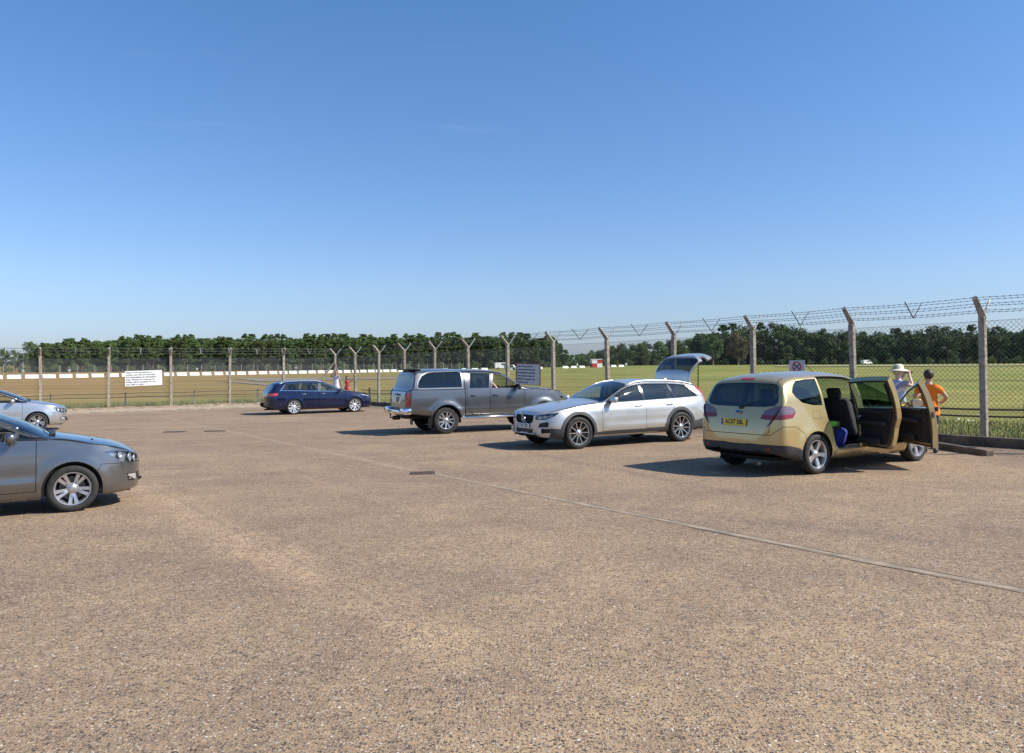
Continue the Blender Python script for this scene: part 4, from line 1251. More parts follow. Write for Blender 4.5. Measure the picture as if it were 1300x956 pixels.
# ------------------------------------------------------------------ trees
def leaf_mat(name, c1, c2):
    return noisy(name, c1, c2, .6, .85, detail=3, lo=.3, hi=.7, rnd_hue=.28)
BARK = noisy('pine bark', (.10, .07, .05), (.19, .13, .09), 3., .95)
def tree_proto(kind, seed):
    r2 = random.Random(seed); V = []; F = []
    H = {'pine': 16, 'broad': 15, 'bush': 5.5}[kind]*(.88+.24*r2.random())
    blobs = []
    if kind == 'pine':
        base = H*(.20+.16*r2.random()); cw = 2.9+.9*r2.random()
        for i in range(78):
            h = base+(H-base)*r2.random(); f_ = (h-base)/(H-base); R = cw*(.55+.55*math.sin(math.pi*min(1, .15+f_*.85)))*(1-.35*f_)
            a = r2.random()*6.28; q = R*r2.random()**.5; blobs.append((q*math.cos(a), q*math.sin(a), h, .50+.42*r2.random(), .6))
        blobs += [(0, 0, H-.7, .9, .6), (.9, .3, H-1.2, .8, .6), (-.8, -.5, H-1.3, .9, .6), (.2, -1.1, H-1.5, .8, .6), (-.3, 1.1, H-1.4, .8, .6)]
    elif kind == 'broad':
        base = H*.10; cw = 3.9+1.2*r2.random()
        for i in range(50):
            th = r2.random()*6.28; ph = math.acos(1-1.9*r2.random()); q = .55+.45*r2.random()**.5
            x, y, z = math.sin(ph)*math.cos(th), math.sin(ph)*math.sin(th), math.cos(ph)
            blobs.append((x*cw*q, y*cw*q, base+(H-base)*(.5+.47*z*q), 1.0+.8*r2.random(), .75))
    else:
        for i in range(20):
            th = r2.random()*6.28; q = 2.6*r2.random()**.5; blobs.append((q*math.cos(th), q*math.sin(th), .4+H*.8*r2.random()*(1-(q/3.4)**2), .8+.5*r2.random(), .8))
    for (bx, by, bz, br, fl) in blobs:
        n = int((60 if kind == 'pine' else 54)*br)
        for i in range(n):
            a = r2.random()*6.28; c_ = r2.uniform(-1, 1); s_ = math.sqrt(1-c_*c_); q = br*(.45+.6*r2.random())
            p = Vector((bx+q*s_*math.cos(a), by+q*s_*math.sin(a), bz+q*c_*fl)); l = (.13+.17*r2.random()) if kind == 'pine' else .15+.2*r2.random()
            n1 = Vector((r2.gauss(0, 1), r2.gauss(0, 1), r2.gauss(0, .6)+.3)).normalized(); n2 = n1.cross(Vector((r2.gauss(0, 1), r2.gauss(0, 1), 1))).normalized()*l; n1 = n1.cross(n2).normalized()*l*.8
            k = len(V); V += [p-n1-n2*.4, p-n2+n1*.3, p+n1+n2*.5, p+n2-n1*.2]; F.append((k, k+1, k+2, k+3))
    crown = bpy.data.meshes.new('crown'); crown.from_pydata([tuple(v) for v in V], [], F); 
    b = MB(); tt = H*.93 if kind == 'pine' else H*.7
    rr = {'pine': .21, 'broad': .34, 'bush': .08}[kind]; lx, ly = r2.uniform(-.3, .3), r2.uniform(-.3, .3)
    if kind != 'bush':
        b.tube([(0, 0, -.6), (lx*.3, ly*.3, tt*.35), (lx, ly, tt*.7), (lx*1.2, ly, tt)], rr, 7, rs=[rr*1.2, rr*.85, rr*.5, rr*.12])
    for i in range(9 if kind != 'bush' else 5):
        (bx, by, bz, br, fl) = blobs[i*3]; z0 = max(.2, bz-1.2-.4*r2.random()) if kind != 'bush' else 0
        b.tube([(lx*z0/H, ly*z0/H, z0), (bx*.5, by*.5, (z0+bz)/2+.1), (bx, by, bz)], rr*.3, 5, rs=[rr*.4, rr*.25, rr*.08])
    n_ = len(b.V); tr = bpy.data.meshes.new('trunk'); tr.from_pydata([tuple(v) for v in b.V], [], b.F); tr.polygons.foreach_set('use_smooth', [True]*len(tr.polygons)); tr.materials.append(BARK)
    return crown, tr
PINE = [leaf_mat('pine needles', (.036, .068, .018), (.115, .168, .044))]
BRD = leaf_mat('broadleaf foliage', (.034, .060, .016), (.098, .142, .040)); BRD2 = leaf_mat('lighter broadleaf foliage', (.07, .11, .028), (.15, .20, .055)); RUST = leaf_mat('rusty foliage', (.10, .085, .035), (.17, .13, .06))
protos = {}
def variants(kind, n, m):
    L = []
    for i in range(n):
        c_, t_ = tree_proto(kind, i*17+len(kind)); c_.materials.append(m); L.append((c_, t_))
    return L
PV = variants('pine', 7, PINE[0]); BV_ = variants('broad', 6, BRD); B2 = variants('broad', 3, BRD2); BU = variants('bush', 3, BRD2); RV = variants('broad', 1, RUST); DV = variants('bush', 2, BRD)
def put_tree(name, var, x, y, s_, label, group, trunk=True, cat='tree'):
    r0 = empty(name, (x, y, gz(x, y)-.05), rnd.uniform(0, 6.28)); tag(r0, label, cat, group)
    sx = s_*rnd.uniform(.93, 1.07); r0.scale = (sx, sx, s_)
    for nm, me in (('crown', var[0]), ('trunk', var[1])):
        if nm == 'trunk' and not trunk: continue
        o = bpy.data.objects.new(nm, me); col.objects.link(o); o.parent = r0
def px2x(px, y): return (px-650)/980*y
# left pine wood: px 42..725 in three rows
def topy(px):        # height of the wood's skyline in the photograph's own scale
    pts = [(42, 437), (60, 432), (110, 430), (160, 427), (300, 426), (450, 425), (650, 423), (700, 427), (716, 437), (725, 446)]
    for i in range(len(pts)-1):
        if pts[i][0] <= px <= pts[i+1][0]: t = (px-pts[i][0])/(pts[i+1][0]-pts[i][0]); return pts[i][1]+(pts[i+1][1]-pts[i][1])*t
    return pts[0][1] if px < 42 else pts[-1][1]
def tree_row(p0, p1, yf, step, kindf, label, group, name, hfn, base_h=16., drop=0.):
    px = p0
    while px < p1:
        y = yf(px)+rnd.uniform(-2.5, 2.5); x = px2x(px, y)
        hor = 460.5-.005*(px-650)
        hh = (hor-(hfn(px)+rnd.uniform(-.7, .9)+drop))/980*y+(CAMZ-gz(x, y))
        v = kindf()
        put_tree(name, v, x, y, max(.25, hh/base_h), label, group)
        px += step*rnd.uniform(.75, 1.25)
yl = lambda px: 292+px*.10
tree_row(48, 722, yl, 7.4, lambda: rnd.choice(PV), 'dark green pine in the front rank of the far wood on the left', 'pines at the front of the left wood', 'pine_tree', topy, 16.3, 2.5)
tree_row(44, 718, lambda p: yl(p)+7, 8., lambda: rnd.choice(PV), 'dark green pine rising from the middle of the far wood on the left', 'pines inside the left wood', 'pine_tree', topy, 16.3, .2)
tree_row(46, 712, lambda p: yl(p)+14, 9., lambda: rnd.choice(PV), 'dark green pine at the back of the far wood on the left', 'pines at the back of the left wood', 'pine_tree', topy, 16.3, -.4)
tree_row(-330, 46, lambda p: 380, 17, lambda: rnd.choice(BV_), 'lower tree in the gap left of the pine wood', 'lower trees at the far left', 'broadleaf_tree', lambda p: 444, 15., 0)
put_tree('broadleaf_tree', BV_[1], px2x(38, 330), 330, .80, 'lone tree standing just left of the pine wood', None)
# undergrowth under the pines
px = 10
while px < 735:
    y = yl(px)-5+rnd.uniform(-2, 2); put_tree('shrub', rnd.choice(BU+DV), px2x(px, y), y, rnd.uniform(.5, .85), 'low green shrub at the foot of the far pine wood', 'shrubs below the pines', True, 'shrub'); px += rnd.uniform(13, 26)
# right wood
def topr(px):
    pts = [(728, 446), (745, 447), (760, 441), (790, 436), (830, 434), (850, 432), (880, 430), (893, 424), (905, 417), (940, 414), (985, 414), (1040, 417), (1110, 420), (1180, 417), (1300, 416)]
    for i in range(len(pts)-1):
        if pts[i][0] <= px <= pts[i+1][0]: t = (px-pts[i][0])/(pts[i+1][0]-pts[i][0]); return pts[i][1]+(pts[i+1][1]-pts[i][1])*t
    return pts[0][1] if px < 728 else 416
yr = lambda p: 395-(p-728)*.06
tree_row(736, 900, yr, 13.5, lambda: rnd.choice(B2+BV_[:3]), 'mid green tree in the lower part of the far wood behind the raised tailgate', 'lower trees in the middle distance', 'broadleaf_tree', topr, 15., 2)
tree_row(892, 1620, yr, 15.5, lambda: rnd.choice(BV_), 'dark tree in the front rank of the tall wood on the right', 'trees at the front of the right wood', 'broadleaf_tree', topr, 15., 2)
tree_row(886, 1620, lambda p: yr(p)+14, 15., lambda: rnd.choice(BV_+PV[:3]), 'dark tree inside the tall wood on the right', 'trees inside the right wood', 'broadleaf_tree', topr, 15.5, -.5)
tree_row(740, 890, lambda p: yr(p)+16, 13., lambda: rnd.choice(BV_+PV[:2]), 'dark tree at the back of the lower wood behind the raised tailgate', 'back trees in the middle distance', 'broadleaf_tree', topr, 15.5, 0)
put_tree('broadleaf_tree', RV[0], px2x(937, 368), 368, 1.02, 'rust tinted tree in the tall wood above the gold car tail', None)
put_tree('broadleaf_tree', BV_[2], px2x(905, 362), 362, 1.0, 'big round dark tree standing at the left end of the tall right wood', None)
for px in (820, 868, 1000): put_tree('broadleaf_tree', B2[1], px2x(px, 372), 372, .58, {820: 'rounded light green tree just left of the raised tailgate', 868: 'rounded light green tree just right of the raised tailgate', 1000: 'light green tree in front of the dark wood above the small square sign'}[px], None)
px = 745
while px < 1340:
    y = yr(px)-9+rnd.uniform(-3, 3); put_tree('shrub', rnd.choice(DV+BU[:1]), px2x(px, y), y, rnd.uniform(.5, .8), 'low dark shrub at the foot of the far wood on the right', 'shrubs below the right wood', True, 'shrub'); px += rnd.uniform(12, 22)
# dark hedge base that closes the woods (uncountable understorey)
def understorey(name, label, p0, p1, yf, h, n, m):
    r2 = random.Random(n); V = []; F = []
    for i in range(n):
        px = p0+(p1-p0)*r2.random(); y = yf(px)+r2.uniform(0, 16); x = px2x(px, y); z = gz(x, y)+h*r2.random()**1.2; p = Vector((x, y, z)); l = .35+.35*r2.random()
        n1 = Vector((r2.gauss(0, 1), r2.gauss(0, 1), r2.gauss(0, .6))).normalized(); n2 = n1.cross(Vector((r2.gauss(0, 1), r2.gauss(0, 1), 1))).normalized()*l; n1 = n1.cross(n2).normalized()*l
        k = len(V); V += [p-n1-n2*.4, p-n2+n1*.3, p+n1+n2*.5, p+n2-n1*.2]; F.append((k, k+1, k+2, k+3))
    o = mkobj(name, V, F, m); tag(o, label, 'undergrowth', kind='stuff')
understorey('undergrowth', 'dense dark undergrowth between the trunks of the left pine wood', 40, 728, lambda p: yl(p)+6, 5.5, 26000, PINE[0])
understorey('undergrowth', 'dense dark undergrowth filling the far right wood', 730, 1350, lambda p: yr(p)+4, 6., 26000, BRD)

MPV_ANG = {'front_door': 55., 'rear_door': 74.}
# ------------------------------------------------------------------ the cars
def side_filter(q): return abs(q[4]) > .30
def lowrow(s): return lambda q: q[7] <= s.NL+1
def uprow(s): return lambda q: q[7] >= s.NL+1
NUP = 15+1
def windscreen(s, c0, c1, m=.07, name='windscreen', mt=None, yk=.93):
    """top-projected glass from cowl station c0 to header c1"""
    P = []
    for i in range(9):
        d = c0+(c1-c0)*i/8; P.append((d, max(.05, s.section(d)[s.NL+10][0]-m*.3)))
    poly = [(c0+.02, -.1)]+[(d, y) for d, y in P]+[(c1, -.1)]
    s.carve(name, TOP, poly, lambda q: q[7] > s.NL+7)
def front_door_poly(s, A, Bb, Bt, sillz, low=None, apil=None):
    """door outline: A front edge station, Bb/Bt rear edge at sill/roof"""
    low = low or [(A, sillz), (Bb, sillz)]
    top = []
    a0 = apil if apil else A
    for i in range(15):
        d = Bt+(a0-Bt)*i/14; z = s.zup(d)+.03
        zb = s.zlo(d)+.02
        top.append((d, max(z, zb)))
    return low+[(Bb, s.zlo(Bb))]+top+[(A, s.zlo(A)-.02)]
def joints(s, sill_pts): return sill_pts

# ============ 1. gold people carrier, both right-hand doors open
GOLD = paint('gold metallic paint', (.54, .405, .185), .62, .28)
MPV = dict(L=4.69, W=1.86, wb=2.85, fo=.95, Ra=.375, tyre=.325, inset=.0,
    T=[(0, .5), (.05, .68), (.2, .82), (.5, .93), (.9, 1.03), (1.1, 1.08), (1.5, 1.28), (2., 1.49), (2.3, 1.575), (2.7, 1.655), (3.2, 1.675), (3.8, 1.66), (4.10, 1.63), (4.29, 1.585), (4.375, 1.54), (4.43, 1.45), (4.54, 1.15), (4.59, 1.02), (4.64, .86), (4.675, .68), (4.69, .52)],
    S=[(0, .62), (.2, .78), (.9, .95), (1.5, 1.0), (2.5, 1.03), (4., 1.08), (4.55, 1.10), (4.69, 1.)],
    B=[(0, .30), (.15, .22), (.6, .20), (4., .23), (4.45, .31), (4.69, .39)],
    crown=[(0, .06), (1.1, .07), (1.6, .10), (2.4, .09), (4., .07), (4.35, .06), (4.69, .05)], tumble=[(0, .28), (3., .26), (4.77, .24)],
    Lf=.8, pf=2.6, Lr=.30, pr=3.6, tailtaper=.035, flare=.022, flarew=.09, rc=.08, rc2=.14, driver_d=2.15, dash_d=1.42, dash_z=1.02, seatz=.60, floor=.25,
    crease=[(.36, .012, .05, 1.3, 3.6)], shoulder=.05)
s, root = make_car(MPV, 'people_carrier', 'gold people carrier with both right-hand doors wide open', near_to((6.175, 13.395), 32., -1, 0, .90), 32., GOLD)
g_front = s.dlo(1.52, 2.50, 1.52, 2.44); g_rear = s.dlo(2.60, 3.42, 2.57, 3.40); 
qz = s.zlo; zu = s.zup
g_q = [(3.56, qz(3.56)+.03), (3.80, qz(3.8)+.03), (4.05, qz(4.05)+.07), (4.19, qz(4.2)+.16), (4.24, qz(4.2)+.24), (4.17, qz(4.1)+.34), (4.06, zu(4.08)-.0), (3.8, zu(3.8)), (3.54, zu(3.54))]
s.carve('g_fd', SIDE, g_front, side_filter); s.carve('g_rd', SIDE, g_rear, side_filter); s.carve('g_q', SIDE, g_q, side_filter)
fd = front_door_poly(s, 1.32, 2.53, 2.50, .36, apil=1.45)
rd = [(2.55, .36), (3.22, .36), (3.31, .44), (3.36, .58), (3.40, .74), (3.48, .90), (3.50, s.zlo(3.5))]+[(3.50-.95*i/14, s.zup(3.50-.95*i/14)+.03) for i in range(15)]
s.panel('fd', SIDE, fd, lambda q: abs(q[4]) > .2, .005); s.panel('rd', SIDE, rd, lambda q: abs(q[4]) > .2, .005)
windscreen(s, 1.16, 2.22)
# tail: rear window, tailgate, lights, bumper
rw = [(-.1, 1.10), (.50, 1.105), (.68, 1.13), (.745, 1.18), (.735, 1.25), (.69, 1.41), (.655, 1.46), (.55, 1.482), (-.1, 1.502)]
rear_ = lambda q: q[0] > 4.2 and q[3] > .12
s.carve('g_rw', FRONT, rw, rear_)
s.carve('brakelamp', FRONT, [(-.1, 1.545), (.14, 1.545), (.13, 1.573), (-.1, 1.576)], lambda q: q[0] > 4.2)
s.carve('tl_top', WREAR, [(.50, 0.975), (.62, 0.980), (1.12, 0.995), (1.20, 1.025), (1.14, 1.080), (1.02, 1.120), (.82, 1.125), (.62, 1.085), (.52, 1.035)], lambda q: q[0] > 4.2)
s.carve('tl_bot', WREAR, [(.47, 0.915), (.62, 0.905), (.90, 0.910), (1.16, 0.935), (1.20, 1.020), (1.12, 0.996), (.62, 0.981), (.49, 0.975)], lambda q: q[0] > 4.2)
s.carve('bump_dark', WREAR, [(-.1, .1), (1.62, .1), (1.55, .36), (1.35, .45), (1.1, .50), (-.1, .515)], lambda q: q[7] <= s.NL+1 and q[0] > 3.9)
s.panel('tailgate', FRONT, [(-.1, .66), (.60, .66), (.66, .72), (.665, .86), (.70, 1.05), (.69, 1.2), (.635, 1.48), (.58, 1.585), (-.1, 1.63)], lambda q: q[0] > 4.2 and q[3] > .2, .005)
s.panel('bumper', WREAR, [(-.1, .05), (1.75, .05), (1.62, .40), (1.5, .66), (1.28, .79), (.95, .80), (.70, .66), (-.1, .655)], lambda q: q[7] <= s.NL+1 and q[0] > 3.9, .004, ('body',))
s.carve('hl', WRAP, [(.45, .60), (.85, .62), (1.25, .80), (1.2, .86), (.8, .80), (.5, .72)], lambda q: q[0] < 1.2)
# body without the right-hand doors: mesh per side
tg = set(s.tag)
s.mesh('body', ('body',), GOLD, root)
fdm = {}
for side in (1, -1):
    for nm, tg_, gl_, H_, ang, lbl in (('front_door', 'fd', 'g_fd', (1.34, None), 66., None), ('rear_door', 'rd', 'g_rd', (2.56, None), 62., None)):
        o = s.mesh(nm, tg_, GOLD, root, (side,), thick=(.085 if side < 0 else .03))
        gw = s.mesh('window', gl_, GL_CLEAR if nm == 'front_door' else glass('green tinted glass', (.18, .30, .24)), o, (side,), off=-.02)
        z0 = .95
        hp = 2.40 if nm == 'front_door' else 3.30
        handle(s, o, hp, .93, side, GOLD, .19)
        if nm == 'front_door': mr_ = mirror(s, o, 1.62, 1.03, side, GOLD)
        if side < 0:
            # inner panel: carved inset, stands proud of the inner skin
            ins = [p for p in offset_poly(fd if nm == 'front_door' else rd, -.085)]
            lim = lambda q: abs(q[4]) > .2
            s.carve(tg_+'_in', SIDE, ins, lim, tg_)
            s.mesh('door_card', tg_+'_in', DARKTRIM, o, (side,), off=-.088, thick=.035, smooth=False)
            # armrest, speaker, window ledge
            x0 = s.xf-(1.95 if nm == 'front_door' else 3.0); b = MB(); yb = -s.W/2+.20
            b.rbox((x0, yb, .80), (.62, .09, .08), .03, 2); b.rbox((x0+.1, yb+.0, .50), (.5, .07, .12), .03, 2); b.rbox((x0, yb-.01, .985), (.8 if nm == 'front_door' else .6, .06, .05), .02, 2)
            b.autosmooth('armrest', DARKTRIM, o)
            b = MB(); b.rbox((x0+.28, yb+.02, .90), (.10, .03, .035), .01, 1); b.build('inner_handle', SILVER, o)
            # black weather seal round the inner edge, latch
            pl = offset_poly(fd if nm == 'front_door' else rd, -.045); pts = []
            for (dd, zz) in pl+[pl[0]]:
                p, n_ = s.at(dd, min(zz, s.zup(dd)+.02), -.092, side); pts.append(p)
            b = MB(); b.tube(pts, .011, 5, cap=False); b.build('door_seal', RUBBER, o)
            e_ = 2.50 if nm == 'front_door' else 3.37
            p, n_ = s.at(e_, .93 if nm == 'front_door' else .80, -.05, side); b = MB(); b.rbox(p+Vector((-.025, 0, 0)), (.02, .05, .10), .005, 1); b.rbox(p+Vector((-.03, 0, 0)), (.03, .02, .05), .004, 1); b.build('door_latch', mat('latch steel', (.12, .12, .12), .4, .8), o)
            h = Vector((s.xf-H_[0], -s.W/2+.10, 0))
            A_ = MPV_ANG[nm]
            o.matrix_local = Matrix.Translation(h) @ Matrix.Rotation(R_(A_), 4, 'Z') @ Matrix.Translation(-h)
            fdm[nm] = o
# door apertures: sill, pillar shut faces seen where the doors are open
b = MB()
b.rbox((s.xf-2.35, -s.W/2+.10, .335), (2.05, .17, .10), .03, 2)
o_ = b.autosmooth('door_sill', GOLD, root)
for nm, da, db, ww_ in (('pillar', 2.55, 2.50, .10),):
    pts = []; rs = []
    for i in range(9):
        z = .36+(s.zup(2.52)+.02-.36)*i/8; p, n_ = s.at(da+(db-da)*i/8, z, -.05, -1); pts.append(p)
    b = MB(); 
    for i in range(8):
        d_l = pts[i+1]-pts[i]; b.rbox((pts[i]+pts[i+1])/2, (.15, .07, d_l.length+.02), .02, 1, M=Matrix.Rotation(math.atan2(-(d_l.y), d_l.z), 3, 'X'))
    b.autosmooth(nm, GOLD, root)
s.mesh('quarter_window', 'g_q', glass('blue green tinted glass', (.12, .17, .17)), root, off=-.006)
s.mesh('windscreen', 'windscreen', GL_SCR, root, off=-.006)
tgo = s.mesh('tailgate', 'tailgate', GOLD, root)
s.mesh('rear_window', 'g_rw', glass('rear window tint', (.13, .155, .15)), tgo, off=-.005)
s.mesh('brake_lamp', 'brakelamp', REDL, tgo, off=.004)
for side in (1, -1):
    tl = s.mesh('tail_light', 'tl_bot', DREDL, root, (side,), off=.006)
    s.mesh('clear_section', 'tl_top', mat('smoked lamp plastic', (.17, .11, .125), .1, .2, 1.), tl, (side,), off=.006)
bo = s.mesh('rear_bumper', 'bumper', GOLD, root)
s.mesh('bumper_insert', 'bump_dark', mat('dark bumper plastic', (.028, .028, .03), .55), bo, off=.012)
b = MB()
for side in (1, -1): b.rbox((s.xf-4.665, side*.60, .44), (.03, .16, .05), .01, 1)
b.build('reflector', DREDL, bo)
lamp(s, 'headlight', 'hl', root, (1, -1), pods=((.7, .70, .06), (.95, .74, .05)))
# plate recess, chrome strip, badge, wiper
pl_ = number_plate(tgo, frame_mat(Vector((s.xf-4.662, .06, .845)), Vector((-1, 0, .12))), 'AC07 EBL', 'yellow', .53, .112, .082)
b = MB(); b.lathe([(.001, .008), (.9, .008), (1., .0)], 32, 'Z'); V_ = [Vector((v.x*.062, v.y*.026, v.z)) for v in b.V]; q = MB(); q.add(V_, b.F)
bd = q.build('oval_badge', mat('badge blue', (.01, .03, .20), .2, .2, 1.), tgo, True); bd.matrix_local = frame_mat(Vector((s.xf-4.620, 0, 1.02)), Vector((-1, 0, .2)))
b = MB(); b.lathe([(.98, .009), (1.05, .009), (1.05, .0)], 32, 'Z'); q = MB(); q.add([Vector((v.x*.064, v.y*.028, v.z)) for v in b.V], b.F); o_ = q.build('badge_ring', CHROME, bd)
b = MB(); b.tube([(s.xf-4.575, -.05, 1.10), (s.xf-4.520, -.30, 1.165), (s.xf-4.505, -.52, 1.175)], .011, 5); b.rbox((s.xf-4.575, -.03, 1.09), (.04, .09, .05), .015, 1); b.autosmooth('wiper', BLACK, tgo)
p, n_ = s.at(3.72, .84, 0, -1); 
# fuel flap outline
fl = [(3.66, .90), (3.84, .90), (3.84, 1.02), (3.66, 1.02)]
b = MB(); pts = []
for (dd, zz) in fl+[fl[0]]: pts.append(s.at(dd, zz, .0005, -1)[0])
b.tube(pts, .0028, 4, cap=False); b.build('fuel_flap_gap', BLACK, root)
# roof rails, aerial, bodyside shut lines
b = MB(); b.tube([(s.xf-2.62, 0, s.top_z(2.62, 0)), (s.xf-2.85, 0, s.top_z(2.6, 0)+.16)], .006, 5); b.build('aerial', BLACK, root)
b = MB(); b.tube([(s.xf-4.640, -.45, .20), (s.xf-4.720, -.45, .20)], .03, 10, cap=False); b.build('exhaust_tip', SILVER, root)
finish_sp = s
sk_open = ('fd', 'rd', 'fd_in', 'rd_in')
# lining must keep the left doors: build lining without doors for the right side
def lining_split(s, drop):
    skip = {'arch', 'hl', 'g_fd', 'g_rd', 'g_q', 'g_rw', 'windscreen', 'gap'}
    s.mesh('inner_lining', tuple(t for t in set(s.tag) if t not in skip | {'arch'}), DARKTRIM, root, (1,), off=-.032, smooth=False)
    s.mesh('inner_lining', tuple(t for t in set(s.tag) if t not in skip | set(drop)), DARKTRIM, root, (-1,), off=-.032, smooth=False)
lining_split(s, sk_open)
s.root = root
_m = s.mesh
s.mesh = lambda *a, **k: None if a[0] in ('body', 'inner_lining') else _m(*a, **k)
finish_car(s, (), (.325, .228, .215, 'five', None))
s.mesh = _m

FSM = (s, root)
# ============ 2. silver raised estate with open tailgate
SILV = paint('silver metallic paint', (.55, .54, .51), .6, .28)
CLAD = mat('dark cladding', (.05, .05, .053), .6)
V90 = dict(L=4.94, W=1.90, wb=2.94, fo=.88, Ra=.405, tyre=.358, inset=-.012,
    T=[(0, .60), (.03, .74), (.10, .83), (.25, .885), (.6, .945), (1.0, 1.0), (1.35, 1.045), (1.48, 1.065), (1.9, 1.26), (2.25, 1.41), (2.5, 1.475), (3.0, 1.515), (3.6, 1.505), (4.2, 1.455), (4.42, 1.42), (4.54, 1.375), (4.72, 1.20), (4.86, 1.05), (4.912, .97), (4.93, .75), (4.94, .55)],
    S=[(0, .72), (.1, .78), (.5, .87), (1.5, .985), (2.5, 1.01), (4., 1.05), (4.6, 1.07), (4.94, 1.)],
    B=[(0, .36), (.1, .27), (.5, .25), (4.3, .27), (4.8, .33), (4.94, .42)],
    crown=[(0, .05), (1.4, .06), (1.7, .10), (2.4, .08), (4., .08), (4.7, .07), (4.94, .05)], tumble=[(0, .38), (4.94, .38)],
    Lf=.66, pf=2.9, Lr=.5, pr=2.8, tailtaper=.07, flare=.012, rc=.07, rc2=.12, driver_d=2.45, dash_d=1.75, dash_z=.98, seatz=.50, floor=.30,
    crease=[(.46, .018, .10, 1.4, 3.7), (.84, .012, .09, .6, 4.5)], shoulder=.075)
s, root = make_car(V90, 'raised_estate_car', 'silver estate car with black wheel arch cladding and raised tailgate', near_to((2.775, 17.905), -151.4, 1, 0, .93), -151.4, SILV)
s.carve('g_fd', SIDE, s.dlo(1.72, 2.72, 1.72, 2.68), side_filter); s.carve('g_rd', SIDE, s.dlo(2.80, 3.66, 2.76, 3.55), side_filter)
gq_ = s.dlo(3.72, 4.40, 3.61, 4.10); s.carve('g_q', SIDE, gq_, side_filter)
s.carve('trim', SIDE, offset_poly(s.dlo(1.70, 4.42, 1.70, 4.12), .016), side_filter)
s.carve('clad', SIDE, circle_poly(s.fo, s.wz, s.Ra+.075, 40), lowrow(s)); s.carve('clad', SIDE, circle_poly(s.fo+s.wb, s.wz, s.Ra+.075, 40), lowrow(s))
s.carve('clad', SIDE, [(1.2, .1), (3.5, .1), (3.5, .375), (1.2, .345)], lambda q: q[7] <= s.NL+1 and 1.2 < q[0] < 3.5)
s.carve('skid', SIDE, [(1.25, .1), (3.45, .1), (3.45, .29), (1.25, .29)], lambda q: q[7] > .5, 'clad')
s.carve('clad', SIDE, [(4.2, .1), (5, .1), (5, .56), (4.6, .54), (4.25, .47)], lambda q: q[7] <= s.NL+1 and q[0] > 4.2)
fdp = front_door_poly(s, 1.52, 2.76, 2.72, .36, apil=1.66); s.panel('fd', SIDE, fdp, lambda q: abs(q[4]) > .2, .004, ('body', 'trim')) if False else s.panel('fd', SIDE, fdp, lambda q: abs(q[4]) > .2, .004)
rdp = [(2.76, .37), (3.28, .37), (3.38, .50), (3.48, .66), (3.62, .82), (3.68, s.zlo(3.66))]+[(3.64-.9*i/14, s.zup(3.64-.9*i/14)+.03) for i in range(15)]
s.panel('rd', SIDE, rdp, lambda q: abs(q[4]) > .2, .004)
windscreen(s, 1.53, 2.42)
fr = lambda q: q[0] < 1.0 and (q[7] <= s.NL+1 or q[3] < -.35)
s.carve('grille', WRAP, [(-.1, .56), (.26, .56), (.37, .60), (.40, .66), (.39, .755), (-.1, .765)], fr)
s.carve('hl', WRAP, [(.46, .685), (.52, .655), (.84, .66), (.95, .70), (1.10, .735), (1.20, .80), (1.17, .815), (.95, .80), (.60, .775), (.50, .755)], lambda q: q[0] < .9)
s.carve('lowgrille', WRAP, [(-.1, .37), (.38, .37), (.40, .45), (-.1, .46)], fr)
s.carve('foggrille', WRAP, [(.60, .50), (.95, .50), (.98, .60), (.88, .62), (.66, .585)], fr)
s.carve('foggrille', WRAP, [(.66, .36), (1.02, .38), (1.02, .47), (.62, .465)], fr)
s.carve('clad', WRAP, [(.9, .2), (1.35, .2), (1.35, .46), (1.03, .48), (1.02, .36)], fr)
s.panel('bonnet', TOP, [(.10, -.1), (.10, .50), (.22, .62), (.5, .71), (1.0, .76), (1.42, .76), (1.50, .64), (1.52, -.1)], lambda q: q[7] >= s.NL and q[5] > .5, .004)
s.carve('tl', WREAR, [(.64, .80), (1.02, .80), (1.03, .93), (.99, 1.10), (.95, 1.30), (.86, 1.40), (.82, 1.38), (.88, 1.12), (.88, .96), (.64, .93)], lambda q: q[0] > 4.45)
GATE = lambda q: q[0] > 4.5 and q[1] < .80
s.carve('g_gate', FRONT, [(-.1, 1.04), (.66, 1.04), (.71, 1.07), (.64, 1.33), (-.1, 1.345)], lambda q: q[0] > 4.5 and q[3] > .2)
s.carve('gate', FRONT, [(-.1, .62), (.72, .62), (.76, .80), (.74, 1.0), (.72, 1.2), (.64, 1.45), (-.1, 1.6)], lambda q: q[0] > 4.27)
for side in (1, -1):
    for nm, tg_, gl_, hp in (('front_door', 'fd', 'g_fd', 2.55), ('rear_door', 'rd', 'g_rd', 3.50)):
        o = s.mesh(nm, tg_, SILV, root, (side,)); s.mesh('window', gl_, GL_CLEAR if gl_ == 'g_fd' else GL_TINT, o, (side,), off=-.008); handle(s, o, hp, .90, side, SILV, .19)
        if nm == 'front_door': mirror(s, o, 1.80, 1.01, side, SILV, 1.05)
    lt = s.mesh('tail_light', 'tl', REDL, root, (side,), off=.006)
s.mesh('quarter_window', 'g_q', GL_TINT, root, off=-.008); s.mesh('window_trim', 'trim', mat('gloss black trim', (.015, .015, .016), .15, 0, 1.), root, off=-.002)
s.mesh('windscreen', 'windscreen', GL_SCR, root, off=-.006); bn = s.mesh('bonnet', 'bonnet', SILV, root)
s.mesh('wheel_arch_cladding', 'clad', CLAD, root, off=.008); s.mesh('sill_strip', 'skid', SILVER, root, off=.012)
go = s.mesh('grille', 'grille', mat('grille black', (.006, .006, .007), .7), root, off=-.03)
b = MB()
